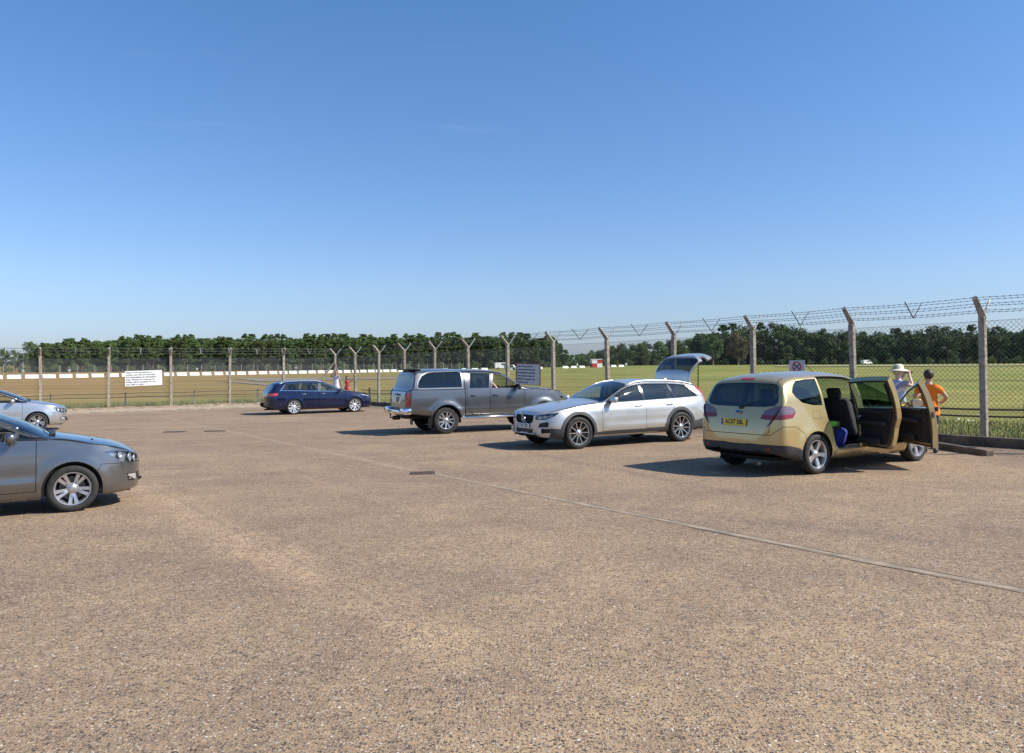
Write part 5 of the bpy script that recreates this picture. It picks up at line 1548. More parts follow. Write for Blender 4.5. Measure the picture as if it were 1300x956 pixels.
for i in range(11):
    y = -.34+.068*i; p = Vector((s.xf-.012-.03*(abs(y)/.36)**2*2, y, .66)); b.rbox(p, (.012, .006, .16), .002, 1, M=Matrix.Rotation(R_(4), 3, 'Y'))
b.build('grille_bar', mat('dark chrome', (.06, .06, .065), .3, .9), go)
b = MB(); n_ = 24
pts = [Vector((s.xf+.012, .062*math.cos(2*math.pi*i/n_), .665+.062*math.sin(2*math.pi*i/n_))) for i in range(n_+1)]
b.tube(pts, .009, 6, cap=False); b.rbox((s.xf+.014, 0, .665), (.012, .105, .024), .003, 1)
b.tube([(s.xf+.012, -.042, .709), (s.xf+.012, -.085, .752)], .007, 5); b.rbox((s.xf+.012, -.085, .745), (.01, .008, .035), .002, 1); b.rbox((s.xf+.012, -.07, .755), (.01, .035, .008), .002, 1)
b.tube([(s.xf+.006, -.085, .75), (s.xf-.004, -.19, .80)], .006, 5) ; b.tube([(s.xf+.006, .05, .62), (s.xf-.0, .16, .575)], .006, 5)
b.build('ring_badge', CHROME, go, True)
s.mesh('lower_grille', ('lowgrille', 'foggrille'), BLACK, root, off=-.02)
b = MB(); b.rbox((s.xf+.0, 0, .345), (.05, .95, .03), .01, 1); b.rbox((s.xf-.045, .62, .42), (.05, .10, .13), .01, 1, M=Matrix.Rotation(R_(20), 3, 'Z')); b.rbox((s.xf-.045, -.62, .42), (.05, .10, .13), .01, 1, M=Matrix.Rotation(R_(-20), 3, 'Z')); b.build('skid_plate', SILVER, root)
number_plate(root, frame_mat(Vector((s.xf+.016, 0, .515)), Vector((1, 0, .05))), 'LT67 LYR', 'white', .52, .11, .08)
for o in lamp(s, 'headlight', 'hl', root, (1, -1), backm=mat('smoked housing', (.035, .035, .038), .25, .4), pods=((.66, .715, .036), (.80, .72, .034), (1.02, .755, .028))): pass
b = MB()
for side in (1, -1):
    for k in range(2):
        pts = [on_front(s, u_, z_, -.006, side) for u_, z_ in ((.60, .705+.0*k), (.72, .712), (.84, .72), (.96, .735))]
    b.tube(pts, .006, 5)
b.build('running_lamp', mat('running lamp', (.8, .8, .82), .2), root)
# roof rails
b = MB()
for side in (1, -1):
    pts = []
    for i in range(13):
        d = 2.35+2.15*i/12; P_ = s.section(d); yy = P_[s.NL+11][0]-.015; e = min(1, 6*min(i, 12-i)/12.); pts.append(Vector((s.xf-d, side*yy, s.top_z(d, yy)+.006+.030*e)))
    b.tube(pts, .014, 8)
b.build('roof_rail', SILVER, root, True)
b = MB(); b.ball((0, 0, 0), 1, 8); q = MB(); q.add([Vector((s.xf-4.15+v.x*.10, v.y*.03, s.top_z(4.15, 0)+.02+v.z*.035)) for v in b.V], b.F); q.build('fin_aerial', SILV, root, True)
# raised tailgate
go = s.mesh('tailgate', 'gate', SILV, root, thick=.05); s.mesh('rear_window', 'g_gate', GL_TINT, go, off=-.015)
s.mesh('inner_panel', 'gate', DARKTRIM, go, off=-.056, smooth=False)
h = Vector((s.xf-4.29, 0, 1.42)); go.matrix_local = Matrix.Translation(h) @ Matrix.Rotation(R_(95), 4, 'Y') @ Matrix.Translation(-h)
b = MB()
for side in (1, -1): b.tube([(s.xf-4.60, side*.68, 1.12), (s.xf-4.66, side*.64, 1.92)], .014, 6)
b.build('gas_strut', BLACK, root)
b = MB(); b.box((s.xf-4.55, 0, .66), (.7, 1.1, .05)); b.build('boot_floor', DARKTRIM, root)
finish_car(s, ('g_fd', 'g_rd', 'g_q', 'windscreen', 'g_gate'), (.358, .255, .235, 'cross5', mat('machined alloy', (.62, .62, .64), .25, .9)), ('gate',))

# ============ 3. grey double-cab pickup with hardtop
AGREY = paint('mid grey metallic paint', (.155, .157, .16), .75, .27)
AM = dict(L=5.18, W=1.93, wb=3.095, fo=.92, Ra=.445, tyre=.385, inset=.02,
    T=[(0, .78), (.03, .98), (.12, 1.12), (.4, 1.20), (.9, 1.245), (1.3, 1.275), (1.42, 1.295), (1.75, 1.50), (2.02, 1.68), (2.2, 1.755), (2.5, 1.805), (3.1, 1.83), (3.36, 1.83), (3.9, 1.85), (4.5, 1.85), (4.80, 1.835), (4.885, 1.775), (4.98, 1.45), (5.05, 1.28), (5.12, 1.22), (5.15, 1.1), (5.18, .85)],
    S=[(0, .92), (.3, 1.10), (1.3, 1.20), (2., 1.235), (3.3, 1.25), (5.18, 1.26)],
    B=[(0, .50), (.15, .42), (.6, .42), (4.4, .50), (4.9, .56), (5.18, .62)],
    crown=[(0, .07), (1.3, .07), (1.7, .10), (2.4, .08), (4.7, .07), (5.18, .04)], tumble=[(0, .26), (3.3, .26), (3.5, .22), (5.18, .22)],
    Lf=.7, pf=2.8, Lr=.22, pr=3.4, tailtaper=.02, flare=.045, flarew=.075, rc=.08, rc2=.12, driver_d=2.35, dash_d=1.72, dash_z=1.19, seatz=.78, floor=.48,
    crease=[(.68, .014, .06, 1.4, 4.9)], shoulder=.035, zmid=.75)
s, root = make_car(AM, 'pickup_truck', 'grey double-cab pickup with grey hardtop canopy over its bed', near_to((-.46, 22.56), 25.2, -1, 0, .93), 25.2, AGREY)
s.carve('g_fd', SIDE, s.dlo(1.70, 2.60, 1.70, 2.50, .01), side_filter); s.carve('g_rd', SIDE, s.dlo(2.70, 3.30, 2.60, 3.22, .01), side_filter)
cz = lambda d: 1.30
cg = [(3.53, 1.305), (4.80, 1.305), (4.85, 1.34), (4.80, 1.50), (4.70, 1.64), (4.54, 1.72), (4.40, 1.74), (3.60, 1.75), (3.53, 1.71)]
s.carve('g_can', SIDE, cg, side_filter)
s.carve('frame', SIDE, offset_poly(cg, .035), side_filter)
s.panel('fd', SIDE, front_door_poly(s, 1.55, 2.66, 2.56, .52, apil=1.63), lambda q: abs(q[4]) > .2, .006)
rdp = [(2.66, .52), (3.22, .52), (3.30, .62), (3.36, .8), (3.38, 1.0), (3.38, s.zlo(3.38))]+[(3.34-.76*i/14, s.zup(3.34-.76*i/14)+.03) for i in range(15)]
s.panel('rd', SIDE, rdp, lambda q: abs(q[4]) > .2, .006)
# gap between cab and bed, canopy rail
s.carve('seam', SIDE, [(3.425, .3), (3.45, .3), (3.45, 2.), (3.425, 2.)], None)
s.carve('rail', SIDE, [(3.45, 1.245), (5.3, 1.255), (5.3, 1.272), (3.45, 1.262)], lambda q: abs(q[4]) > .2)
windscreen(s, 1.45, 2.12)
s.carve('g_rw', FRONT, [(-.1, 1.30), (.72, 1.30), (.76, 1.36), (.68, 1.70), (-.1, 1.73)], lambda q: q[0] > 4.6 and q[3] > .2)
s.carve('tl', WREAR, [(.80, .80), (1.01, .80), (1.01, 1.17), (.80, 1.17)], lambda q: q[0] > 4.8)
s.panel('tailgate', FRONT, [(-.1, .72), (.74, .72), (.76, .78), (.76, 1.20), (.72, 1.225), (-.1, 1.225)], lambda q: q[0] > 4.98 and q[3] > .3, .006)
s.panel('bonnet', TOP, [(.14, -.1), (.14, .58), (.26, .72), (.6, .80), (1.38, .80), (1.44, -.1)], lambda q: q[7] >= s.NL and q[5] > .5, .006)
s.carve('hl', WRAP, [(.48, .76), (1.05, .80), (1.18, .95), (1.1, .98), (.5, .93)], lambda q: q[0] < .9)
for side in (1, -1):
    for nm, tg_, gl_, hp in (('front_door', 'fd', 'g_fd', 2.50), ('rear_door', 'rd', 'g_rd', 3.20)):
        o = s.mesh(nm, tg_, AGREY, root, (side,)); 
        if not (side < 0 and nm == 'front_door'): s.mesh('window', gl_, GL_CLEAR if gl_ == 'g_fd' else GL_TINT, o, (side,), off=-.008)
        handle(s, o, hp, 1.06, side, BLACK, .19)
        if nm == 'front_door': mirror(s, o, 1.82, 1.24, side, BLACK, 1.25, .02)
    s.mesh('tail_light', 'tl', REDL, root, (side,), off=.010)
s.mesh('windscreen', 'windscreen', GL_SCR, root, off=-.006)
cn_ = s.mesh('canopy_window', 'g_can', GL_TINT, root, off=-.012); s.mesh('canopy_window_frame', 'frame', mat('light grey paint', (.30, .30, .31), .35, .6, 1.), root, off=.004)
s.mesh('bonnet', 'bonnet', AGREY, root)
tgo = s.mesh('tailgate', 'tailgate', AGREY, root, off=.0)
s.mesh('canopy_rear_window', 'g_rw', glass('canopy rear glass', (.04, .05, .055)), root, off=-.004)
b = MB(); b.rbox((s.xf-4.80, 0, 1.835), (.30, 1.30, .035), .014, 2); b.autosmooth('roof_spoiler', BLACK, root)
b = MB(); b.rbox((s.xf-5.185, 0, 1.13), (.03, .26, .05), .01, 1); b.build('tailgate_handle', BLACK, tgo)
b = MB(); n_ = 28
b.tube([Vector((s.xf-5.186, .085*math.cos(2*math.pi*i/n_), .985+.085*math.sin(2*math.pi*i/n_))) for i in range(n_+1)], .008, 5, cap=False)
b.tube([(s.xf-5.187, .045, 1.055), (s.xf-5.187, 0, .99), (s.xf-5.187, -.045, 1.055)], .007, 4); b.tube([(s.xf-5.187, .07, 1.02), (s.xf-5.187, .035, .92), (s.xf-5.187, 0, .98), (s.xf-5.187, -.035, .92), (s.xf-5.187, -.07, 1.02)], .007, 4)
b.build('roundel_badge', CHROME, tgo, True)
b = MB(); b.rbox((s.xf-5.22, 0, .63), (.16, 1.12, .15), .04, 2)
for sg in (1, -1): b.rbox((s.xf-5.17, sg*.76, .66), (.26, .42, .19), .05, 2)
b.rbox((s.xf-5.17, 0, .63), (.05, 1.6, .08), .01, 1)
bm_ = b.autosmooth('rear_bumper', CHROME, root)
b = MB(); b.rbox((s.xf-5.20, 0, .735), (.14, 1.0, .02), .008, 1); b.build('bumper_step', BLACK, bm_)
b = MB(); b.rbox((s.xf-5.20, 0, .46), (.22, .12, .12), .02, 1); b.tube([(s.xf-5.28, 0, .46), (s.xf-5.38, 0, .47), (s.xf-5.38, 0, .55)], .02, 8); b.ball((s.xf-5.38, 0, .565), .027, 8); b.box((s.xf-5.0, 0, .48), (.12, 1.0, .08)); b.autosmooth('tow_bar', BLACK, root)
b = MB()
for sg in (1, -1):
    b.tube([(s.xf-1.50, sg*.90, .44), (s.xf-1.42, sg*1.0, .44), (s.xf-3.42, sg*1.0, .44), (s.xf-3.50, sg*.90, .44)], .038, 10)
b.build('side_step', CHROME, root, True)
b = MB()
for sg in (1, -1): b.rbox((s.xf-s.fo-s.wb-.47, sg*.84, .38), (.015, .24, .40), .004, 1)
b.build('mud_flap', BLACK, root)
b = MB()
for side in (1, -1):
    pts = [Vector((s.xf-d, side*(s.section(d)[s.NL+11][0]-.02), s.top_z(d, s.section(d)[s.NL+11][0]-.02)+.02)) for d in lin(2.2, 3.35, 6)]; b.tube(pts, .012, 6)
b.build('roof_rail', BLACK, root)
finish_car(s, ('g_fd', 'g_rd', 'g_can', 'windscreen', 'g_rw', 'seam'), (.385, .24, .255, 'ten', None))
PICK = (s, root)
# canopy floor load: dark
b = MB(); b.box((s.xf-4.3, 0, 1.0), (1.5, 1.4, .05)); b.build('bed_floor', DARKTRIM, root)

# ============ 4. navy estate
NAVY = paint('navy metallic paint', (.002, .0065, .040), .4, .22, .0)
AV_ = dict(L=4.78, W=1.81, wb=2.70, fo=.97, Ra=.365, tyre=.322, inset=.0,
    T=[(0, .5), (.04, .62), (.15, .74), (.4, .84), (.8, .91), (1.2, .97), (1.34, 1.0), (1.7, 1.17), (2.1, 1.345), (2.35, 1.42), (2.8, 1.465), (3.4, 1.465), (4.0, 1.43), (4.3, 1.385), (4.42, 1.35), (4.50, 1.25), (4.62, 1.06), (4.70, .96), (4.75, .75), (4.78, .5)],
    S=[(0, .60), (.15, .70), (.5, .80), (1.3, .93), (2.5, .97), (4.3, 1.03), (4.78, 1.)],
    B=[(0, .28), (.12, .20), (.6, .19), (4.2, .21), (4.6, .27), (4.78, .36)],
    crown=[(0, .06), (1.3, .06), (1.7, .10), (2.4, .08), (4.4, .08), (4.78, .05)], tumble=[(0, .36), (4.78, .36)],
    Lf=.8, pf=2.5, Lr=.45, pr=2.7, tailtaper=.06, flare=.014, rc=.07, rc2=.12, driver_d=2.28, dash_d=1.6, dash_z=.93, seatz=.47, floor=.23, crease=[(.34, .014, .05, 1.3, 3.4)], shoulder=.06)
s, root = make_car(AV_, 'estate_car', 'navy blue estate car with silver roof rails by the fence corner', near_to((-8.21, 33.935), 29.9, -1, 0, .88), 29.9, NAVY)
s.carve('g_fd', SIDE, s.dlo(1.58, 2.52, 1.58, 2.46), side_filter); s.carve('g_rd', SIDE, s.dlo(2.64, 3.40, 2.58, 3.30), side_filter); s.carve('g_q', SIDE, s.dlo(3.47, 4.20, 3.37, 3.98), side_filter)
s.carve('pil', SIDE, s.dlo(1.58, 4.20, 1.58, 3.98), side_filter); s.carve('chrome', SIDE, offset_poly(s.dlo(1.56, 4.22, 1.56, 4.0), .020), side_filter)
s.panel('fd', SIDE, front_door_poly(s, 1.40, 2.58, 2.52, .32, apil=1.54), lambda q: abs(q[4]) > .2, .005)
s.panel('rd', SIDE, [(2.58, .33), (3.10, .33), (3.20, .46), (3.28, .62), (3.42, .78), (3.44, s.zlo(3.44))]+[(3.40-.86*i/14, s.zup(3.40-.86*i/14)+.03) for i in range(15)], lambda q: abs(q[4]) > .2, .005)
windscreen(s, 1.38, 2.28)
s.carve('tl', WREAR, [(.45, .80), (1.10, .80), (1.22, .84), (1.20, .93), (.45, .91)], lambda q: q[0] > 4.1)
s.carve('g_rw', FRONT, [(-.1, 1.03), (.58, 1.03), (.62, 1.08), (.55, 1.32), (-.1, 1.34)], lambda q: q[0] > 4.3 and q[3] > .2)
s.carve('hl', WRAP, [(.50, .62), (1.0, .66), (1.35, .79), (1.32, .82), (1.0, .79), (.55, .70)], lambda q: q[0] < 1.1)
s.panel('tailgate', FRONT, [(-.1, .60), (.60, .60), (.64, .9), (.60, 1.3), (.52, 1.40), (-.1, 1.42)], lambda q: q[0] > 4.3 and q[3] > .2, .005)
s.panel('bonnet', TOP, [(.14, -.1), (.14, .50), (.3, .64), (.7, .74), (1.3, .77), (1.36, -.1)], lambda q: q[7] >= s.NL and q[5] > .5, .005)
for side in (1, -1):
    for nm, tg_, gl_, hp in (('front_door', 'fd', 'g_fd', 2.42), ('rear_door', 'rd', 'g_rd', 3.26)):
        o = s.mesh(nm, tg_, NAVY, root, (side,)); s.mesh('window', gl_, GL_CLEAR if gl_ == 'g_fd' else glass('mid tint', (.35, .38, .38)), o, (side,), off=-.008); handle(s, o, hp, .86, side, CHROME, .17)
        if nm == 'front_door': mirror(s, o, 1.70, .96, side, NAVY)
    s.mesh('tail_light', 'tl', mat('pale red lamp plastic', (.50, .05, .07), .12, .1, 1.), root, (side,), off=.006)
s.mesh('quarter_window', 'g_q', glass('mid tint', (.35, .38, .38)), root, off=-.008); s.mesh('window_trim', 'chrome', CHROME, root, off=.001); s.mesh('window_pillar', 'pil', BLACK, root, (1,), off=-.002); s.mesh('window_pillar', 'pil', BLACK, root, (-1,), off=-.002); s.mesh('windscreen', 'windscreen', GL_SCR, root, off=-.006)
tgo = s.mesh('tailgate', 'tailgate', NAVY, root); s.mesh('rear_window', 'g_rw', GL_TINT, tgo, off=-.006); s.mesh('bonnet', 'bonnet', NAVY, root)
# pillar strips in brushed metal, bright sheet added behind the windscreen for its sun glint
b = MB()
for side in (1, -1):
    for d0, d1 in ((2.555, 2.49), (2.605, 2.54)):
        pts = [s.at(d0+(d1-d0)*i/5, s.zlo(d0)+(s.zup(d1)-s.zlo(d0))*i/5, .003, side)[0] for i in range(6)]; b.tube(pts, .008, 4)
b.build('door_pillar_trim', CHROME, root)
b = MB(); V_ = []
for i in range(7):
    d = 1.62+.55*i/6
    for j in range(9): y = -.56+1.12*j/8; V_.append((s.xf-d-.05, y, s.top_z(d, y)-.06-.006*math.cos(i*3.1)))
b.add(V_, [(i*9+j, i*9+j+1, (i+1)*9+j+1, (i+1)*9+j) for i in range(6) for j in range(8)]); b.build('glint_sheet', mat('silver sunshade', (.7, .7, .68), .4, .3), root)
for o in lamp(s, 'headlight', 'hl', root, (1, -1), backm=SILVER, pods=((.75, .69, .05), (1.0, .73, .045))): pass
b = MB()
for side in (1, -1):
    pts = []
    for i in range(13):
        d = 2.3+1.95*i/12; yy = s.section(d)[s.NL+11][0]-.02; e = min(1, 6*min(i, 12-i)/12.); pts.append(Vector((s.xf-d, side*yy, s.top_z(d, yy)+.006+.035*e)))
    b.tube(pts, .014, 8)
b.build('roof_rail', SILVER, root, True)
b = MB(); b.box((s.xf-4.66, 0, .42), (.1, .9, .08)); b.tube([(s.xf-4.75, 0, .36), (s.xf-4.88, 0, .37), (s.xf-4.88, 0, .46)], .025, 8); b.ball((s.xf-4.88, 0, .475), .03, 8); b.rbox((s.xf-4.80, .22, .44), (.12, .16, .14), .03, 1); b.autosmooth('tow_bar', BLACK, root)
number_plate(tgo, frame_mat(Vector((s.xf-4.77, 0, .72)), Vector((-1, 0, .1))), None, 'yellow')
finish_car(s, ('g_fd', 'g_rd', 'g_q', 'windscreen', 'g_rw'), (.322, .240, .215, 'ten', mat('bright alloy', (.75, .75, .76), .3, .6)))

# ============ 5/6. two hatchbacks on the left
PGREY = paint('warm grey metallic paint', (.19, .19, .195), .85, .23)
PO = dict(L=3.97, W=1.68, wb=2.47, fo=.86, Ra=.352, tyre=.306, inset=.0, step=.03,
    T=[(0, .50), (.02, .60), (.07, .70), (.18, .775), (.4, .865), (.7, .935), (.95, .985), (1.08, 1.01), (1.4, 1.17), (1.8, 1.335), (2.05, 1.41), (2.4, 1.455), (2.9, 1.45), (3.3, 1.41), (3.55, 1.35), (3.66, 1.26), (3.82, .98), (3.90, .80), (3.95, .6), (3.97, .45)],
    S=[(0, .585), (.07, .67), (.3, .775), (.6, .85), (1.1, .945), (2., .965), (3., .99), (3.97, 1.)],
    B=[(0, .30), (.08, .22), (.4, .19), (3.5, .20), (3.85, .26), (3.97, .34)],
    crown=[(0, .05), (1.0, .05), (1.4, .10), (2.2, .08), (3.97, .06)], tumble=[(0, .32), (3.97, .32)],
    Lf=.72, pf=2.5, Lr=.5, pr=2.7, tailtaper=.04, flare=.016, flarew=.07, rc=.07, rc2=.12, driver_d=2.05, dash_d=1.35, dash_z=.93, seatz=.46, floor=.22,
    crease=[(.40, .022, .075, 1.15, 3.1), (.80, .006, .05, .5, 3.6)], shoulder=.05)
def hatch(spec, name, label, loc, heading, body, lampback, style, wm):
    s, root = make_car(spec, name, label, loc, heading, body)
    zl, zu = s.zlo, s.zup
    s.carve('g_tri', SIDE, [(1.18, zl(1.18)+.004), (1.46, zl(1.46)+.01), (1.46, max(zl(1.46)+.03, zu(1.46)-.005)), (1.36, max(zl(1.36)+.02, zu(1.36))), (1.24, max(zl(1.24)+.012, zu(1.24)))], side_filter)
    s.carve('g_fd', SIDE, s.dlo(1.50, 2.38, 1.50, 2.34), side_filter); s.carve('g_rd', SIDE, s.dlo(2.46, 3.15, 2.42, 3.02), side_filter)
    s.carve('g_q', SIDE, s.dlo(3.20, 3.42, 3.08, 3.2), side_filter)
    s.carve('trim', SIDE, offset_poly(s.dlo(1.16, 3.44, 1.16, 3.22), .016), side_filter)
    s.panel('fd', SIDE, front_door_poly(s, 1.27, 2.42, 2.38, .30, apil=1.34), lambda q: abs(q[4]) > .2, .004)
    s.panel('rd', SIDE, [(2.42, .30), (2.86, .30), (2.96, .46), (3.08, .66), (3.18, .85), (3.18, zl(3.18))]+[(3.14-.74*i/14, zu(3.14-.74*i/14)+.03) for i in range(15)], lambda q: abs(q[4]) > .2, .004)
    windscreen(s, 1.11, 2.0)
    s.carve('hl', WRAP, [(.40, .60), (.75, .583), (.95, .597), (1.04, .635), (1.11, .70), (1.14, .755), (.95, .757), (.70, .73), (.42, .675)], lambda q: q[0] < .8)
    s.carve('fog', WRAP, [(.52, .33), (.80, .355), (.84, .42), (.56, .415)], lambda q: q[0] < .8)
    s.carve('foggrille', WRAP, [(.40, .315), (.84, .335), (.90, .43), (.40, .43)], lambda q: q[0] < .8)
    s.carve('grille', WRAP, [(-.1, .575), (.48, .595), (.49, .66), (-.1, .655)], lambda q: q[0] < .5 and (q[7] <= s.NL+1 or q[3] < -.35))
    s.carve('grille', WRAP, [(-.1, .25), (.36, .25), (.40, .42), (-.1, .42)], lambda q: q[0] < .5 and (q[7] <= s.NL+1 or q[3] < -.35))
    s.panel('front_bumper', WRAP, [(-.2, .1), (1.58, .1), (1.48, .44), (1.34, .60), (1.05, .588), (.8, .575), (.5, .575), (-.2, .565)], lambda q: q[0] < 1.0 and (q[7] <= s.NL+1 or q[3] < -.35), .003)
    s.panel('bonnet', TOP, [(.09, -.1), (.09, .40), (.2, .54), (.5, .625), (1.0, .67), (1.09, .62), (1.10, -.1)], lambda q: q[7] >= s.NL and q[5] > .4, .003)
    for side in (1, -1):
        o = s.mesh('front_door', 'fd', body, root, (side,))
        if side > 0: s.mesh('window', 'g_fd', GL_CLEAR, o, (side,), off=-.008)
        handle(s, o, 2.26, .84, side, body, .17); mirror(s, o, 1.56, .955, side, body, .95)
        o = s.mesh('rear_door', 'rd', body, root, (side,)); s.mesh('window', 'g_rd', GL_TINT, o, (side,), off=-.008); handle(s, o, 3.02, .86, side, body, .17)
    s.mesh('quarter_window', 'g_q', glass('dark quarter glass', (.12, .13, .13)), root, off=-.006); s.mesh('front_quarter_window', 'g_tri', glass('dark quarter glass', (.12, .13, .13)), root, off=-.006); s.mesh('window_trim', 'trim', BLACK, root, off=-.002)
    s.mesh('windscreen', 'windscreen', GL_SCR, root, off=-.006); s.mesh('bonnet', 'bonnet', body, root); s.mesh('front_bumper', 'front_bumper', body, root)
    gr_ = s.mesh('grille', 'grille', BLACK, root, off=-.012); s.mesh('fog_lamp_surround', 'foggrille', BLACK, root, off=-.012)
    s.mesh('fog_lamp', 'fog', CLRL, root, off=-.006)
    for side in (1, -1):
        b = MB(); pts = [on_front(s, u_, z_, .004, side) for u_, z_ in ((.56, .335), (.66, .345), (.78, .37), (.88, .41))]; b.tube(pts, .008, 5); b.build('chrome_strip', CHROME, root, True)
    b = MB(); pts = [on_front(s, abs(u_), z_, .004, 1 if u_ >= 0 else -1) for u_, z_ in ((-.46, .615), (-.2, .605), (.0, .60), (.2, .605), (.46, .615))]; b.tube(pts, .006, 5); b.build('grille_strip', CHROME, gr_, True)
    
    lamp(s, 'headlight', 'hl', root, (1, -1), backm=lampback, pods=((.58, .640, .058), (.76, .657, .072), (.96, .685, .055)), depth=.045)
    # wipers at the cowl, bonnet washer
    b = MB()
    for y0, y1 in ((-.45, .05), (.05, .5)):
        b.tube([(s.xf-1.10, y0, s.top_z(1.10, y0)+.01), (s.xf-1.16, (y0+y1)/2, s.top_z(1.16, (y0+y1)/2)+.022), (s.xf-1.19, y1, s.top_z(1.19, y1)+.02)], .009, 5)
    b.rbox((s.xf-1.085, 0, s.top_z(1.085, 0)-.005), (.07, 1.05, .02), .008, 1)
    b.build('wiper', BLACK, root)
    b = MB(); b.rbox((s.xf-.62, -.42, s.top_z(.62, .42)+.006), (.03, .02, .012), .004, 1); b.build('washer_jet', BLACK, root)
    finish_car(s, ('g_fd', 'g_rd', 'g_q', 'g_tri', 'windscreen'), (.306, .212, .20, style, wm))
    return s, root
POLO_F = Vector((-5.77, 10.17, 0)); POLO_H = 31.
def place_front(F, H, wbh, W): h_ = R_(H); return (F.x-wbh*math.cos(h_)-(-1)*0+(-math.sin(h_))*(W/2-.02), F.y-wbh*math.sin(h_)+math.cos(h_)*(W/2-.02))
PS, PR = hatch(PO, 'hatchback_car', 'dark grey hatchback nosing in from the left edge in front of the silver one', near_to(POLO_F, POLO_H, -1, PO['wb']/2, .82), POLO_H, PGREY, mat('bright lamp housing', (.42, .43, .46), .25, .7), 'double5', mat('satin alloy', (.50, .49, .50), .3, .8))
SILV2 = paint('pale silver paint', (.56, .56, .55), .8, .27)
FA = dict(PO); FA['S'] = [(0, .62), (.07, .70), (.3, .78), (.6, .84), (1.1, .93), (2., .96), (3., 1.), (3.97, 1.)]; FA['T'] = [(0, .52), (.02, .66), (.07, .74), (.18, .80), (.4, .875), (.7, .94)]+PO['T'][6:]
FS, FR = hatch(FA, 'hatchback_car', 'silver hatchback at the left edge behind the dark grey one', near_to((-15.54, 25.3), 30., -1, FA['wb']/2, .82), 30., SILV2, SILVER, 'double5', None)
# blue bag and green blanket lying in the gold car

BAGB = noisy('blue nylon', (.006, .02, .20), (.01, .035, .28), 9., .7)
s, root = FSM
def in_car(name, label, cat, pos, dims, m, r, rz=0., rx=0.):
    b = MB(); b.rbox((0, 0, 0), dims, r, 3, M=Matrix.Rotation(rx, 3, 'X'))
    if name == 'holdall': b.tube([(-.12, 0, dims[2]*.45), (-.08, 0, dims[2]*.75), (.08, 0, dims[2]*.75), (.12, 0, dims[2]*.45)], .012, 6); b.rbox((0, dims[1]*.5, 0), (dims[0]*.6, .03, dims[2]*.6), .01, 2)
    o = b.autosmooth(name, m); o.matrix_world = root.matrix_world @ Matrix.Translation(pos) @ Matrix.Rotation(rz, 4, 'Z'); tag(o, label, cat)
in_car('holdall', 'blue bag in the rear footwell of the gold car', 'bag', (s.xf-2.72, -.52, .50), (.38, .24, .36), BAGB, .08, .3, .25)
in_car('blanket', 'folded lime green blanket lying on the rear seat of the gold car', 'blanket', (s.xf-2.95, -.48, .75), (.40, .34, .10), noisy('lime cotton', (.06, .16, .01), (.10, .22, .02), 9., .9), .04, .2)

# ------------------------------------------------------------------ people
SKIN = noisy('skin', (.42, .24, .16), (.50, .30, .20), 8., .55)
SKINP = noisy('pale skin', (.52, .33, .25), (.60, .40, .31), 8., .55)
def skin_mesh(name, J, E_, m, parent, sub=2, root='pelvis', post=None):
    """one continuous tapered surface grown over a skeleton"""
    names = list(J); idx = {n: i for i, n in enumerate(names)}
    if root not in J: root = names[0]
    me = bpy.data.meshes.new(name); me.from_pydata([J[n][0] for n in names], [(idx[a], idx[b]) for a, b in E_], [])
    tmp = bpy.data.objects.new(name+'_t', me); col.objects.link(tmp)
    md = tmp.modifiers.new('skin', 'SKIN'); md.use_smooth_shade = True
    sv = me.skin_vertices[0].data
    for n in names:
        r = J[n][1]; sv[idx[n]].radius = r if isinstance(r, tuple) else (r, r); sv[idx[n]].use_root = (n == root)
    sb = tmp.modifiers.new('sub', 'SUBSURF'); sb.levels = sub; sb.render_levels = sub
    dg = bpy.context.evaluated_depsgraph_get(); out = bpy.data.meshes.new_from_object(tmp.evaluated_get(dg)); bpy.data.objects.remove(tmp)
    out.materials.clear(); out.materials.append(m); out.polygons.foreach_set('use_smooth', [True]*len(out.polygons)); out.name = name
    if post: post(out)
    o = bpy.data.objects.new(name, out); col.objects.link(o); o.parent = parent
    return o
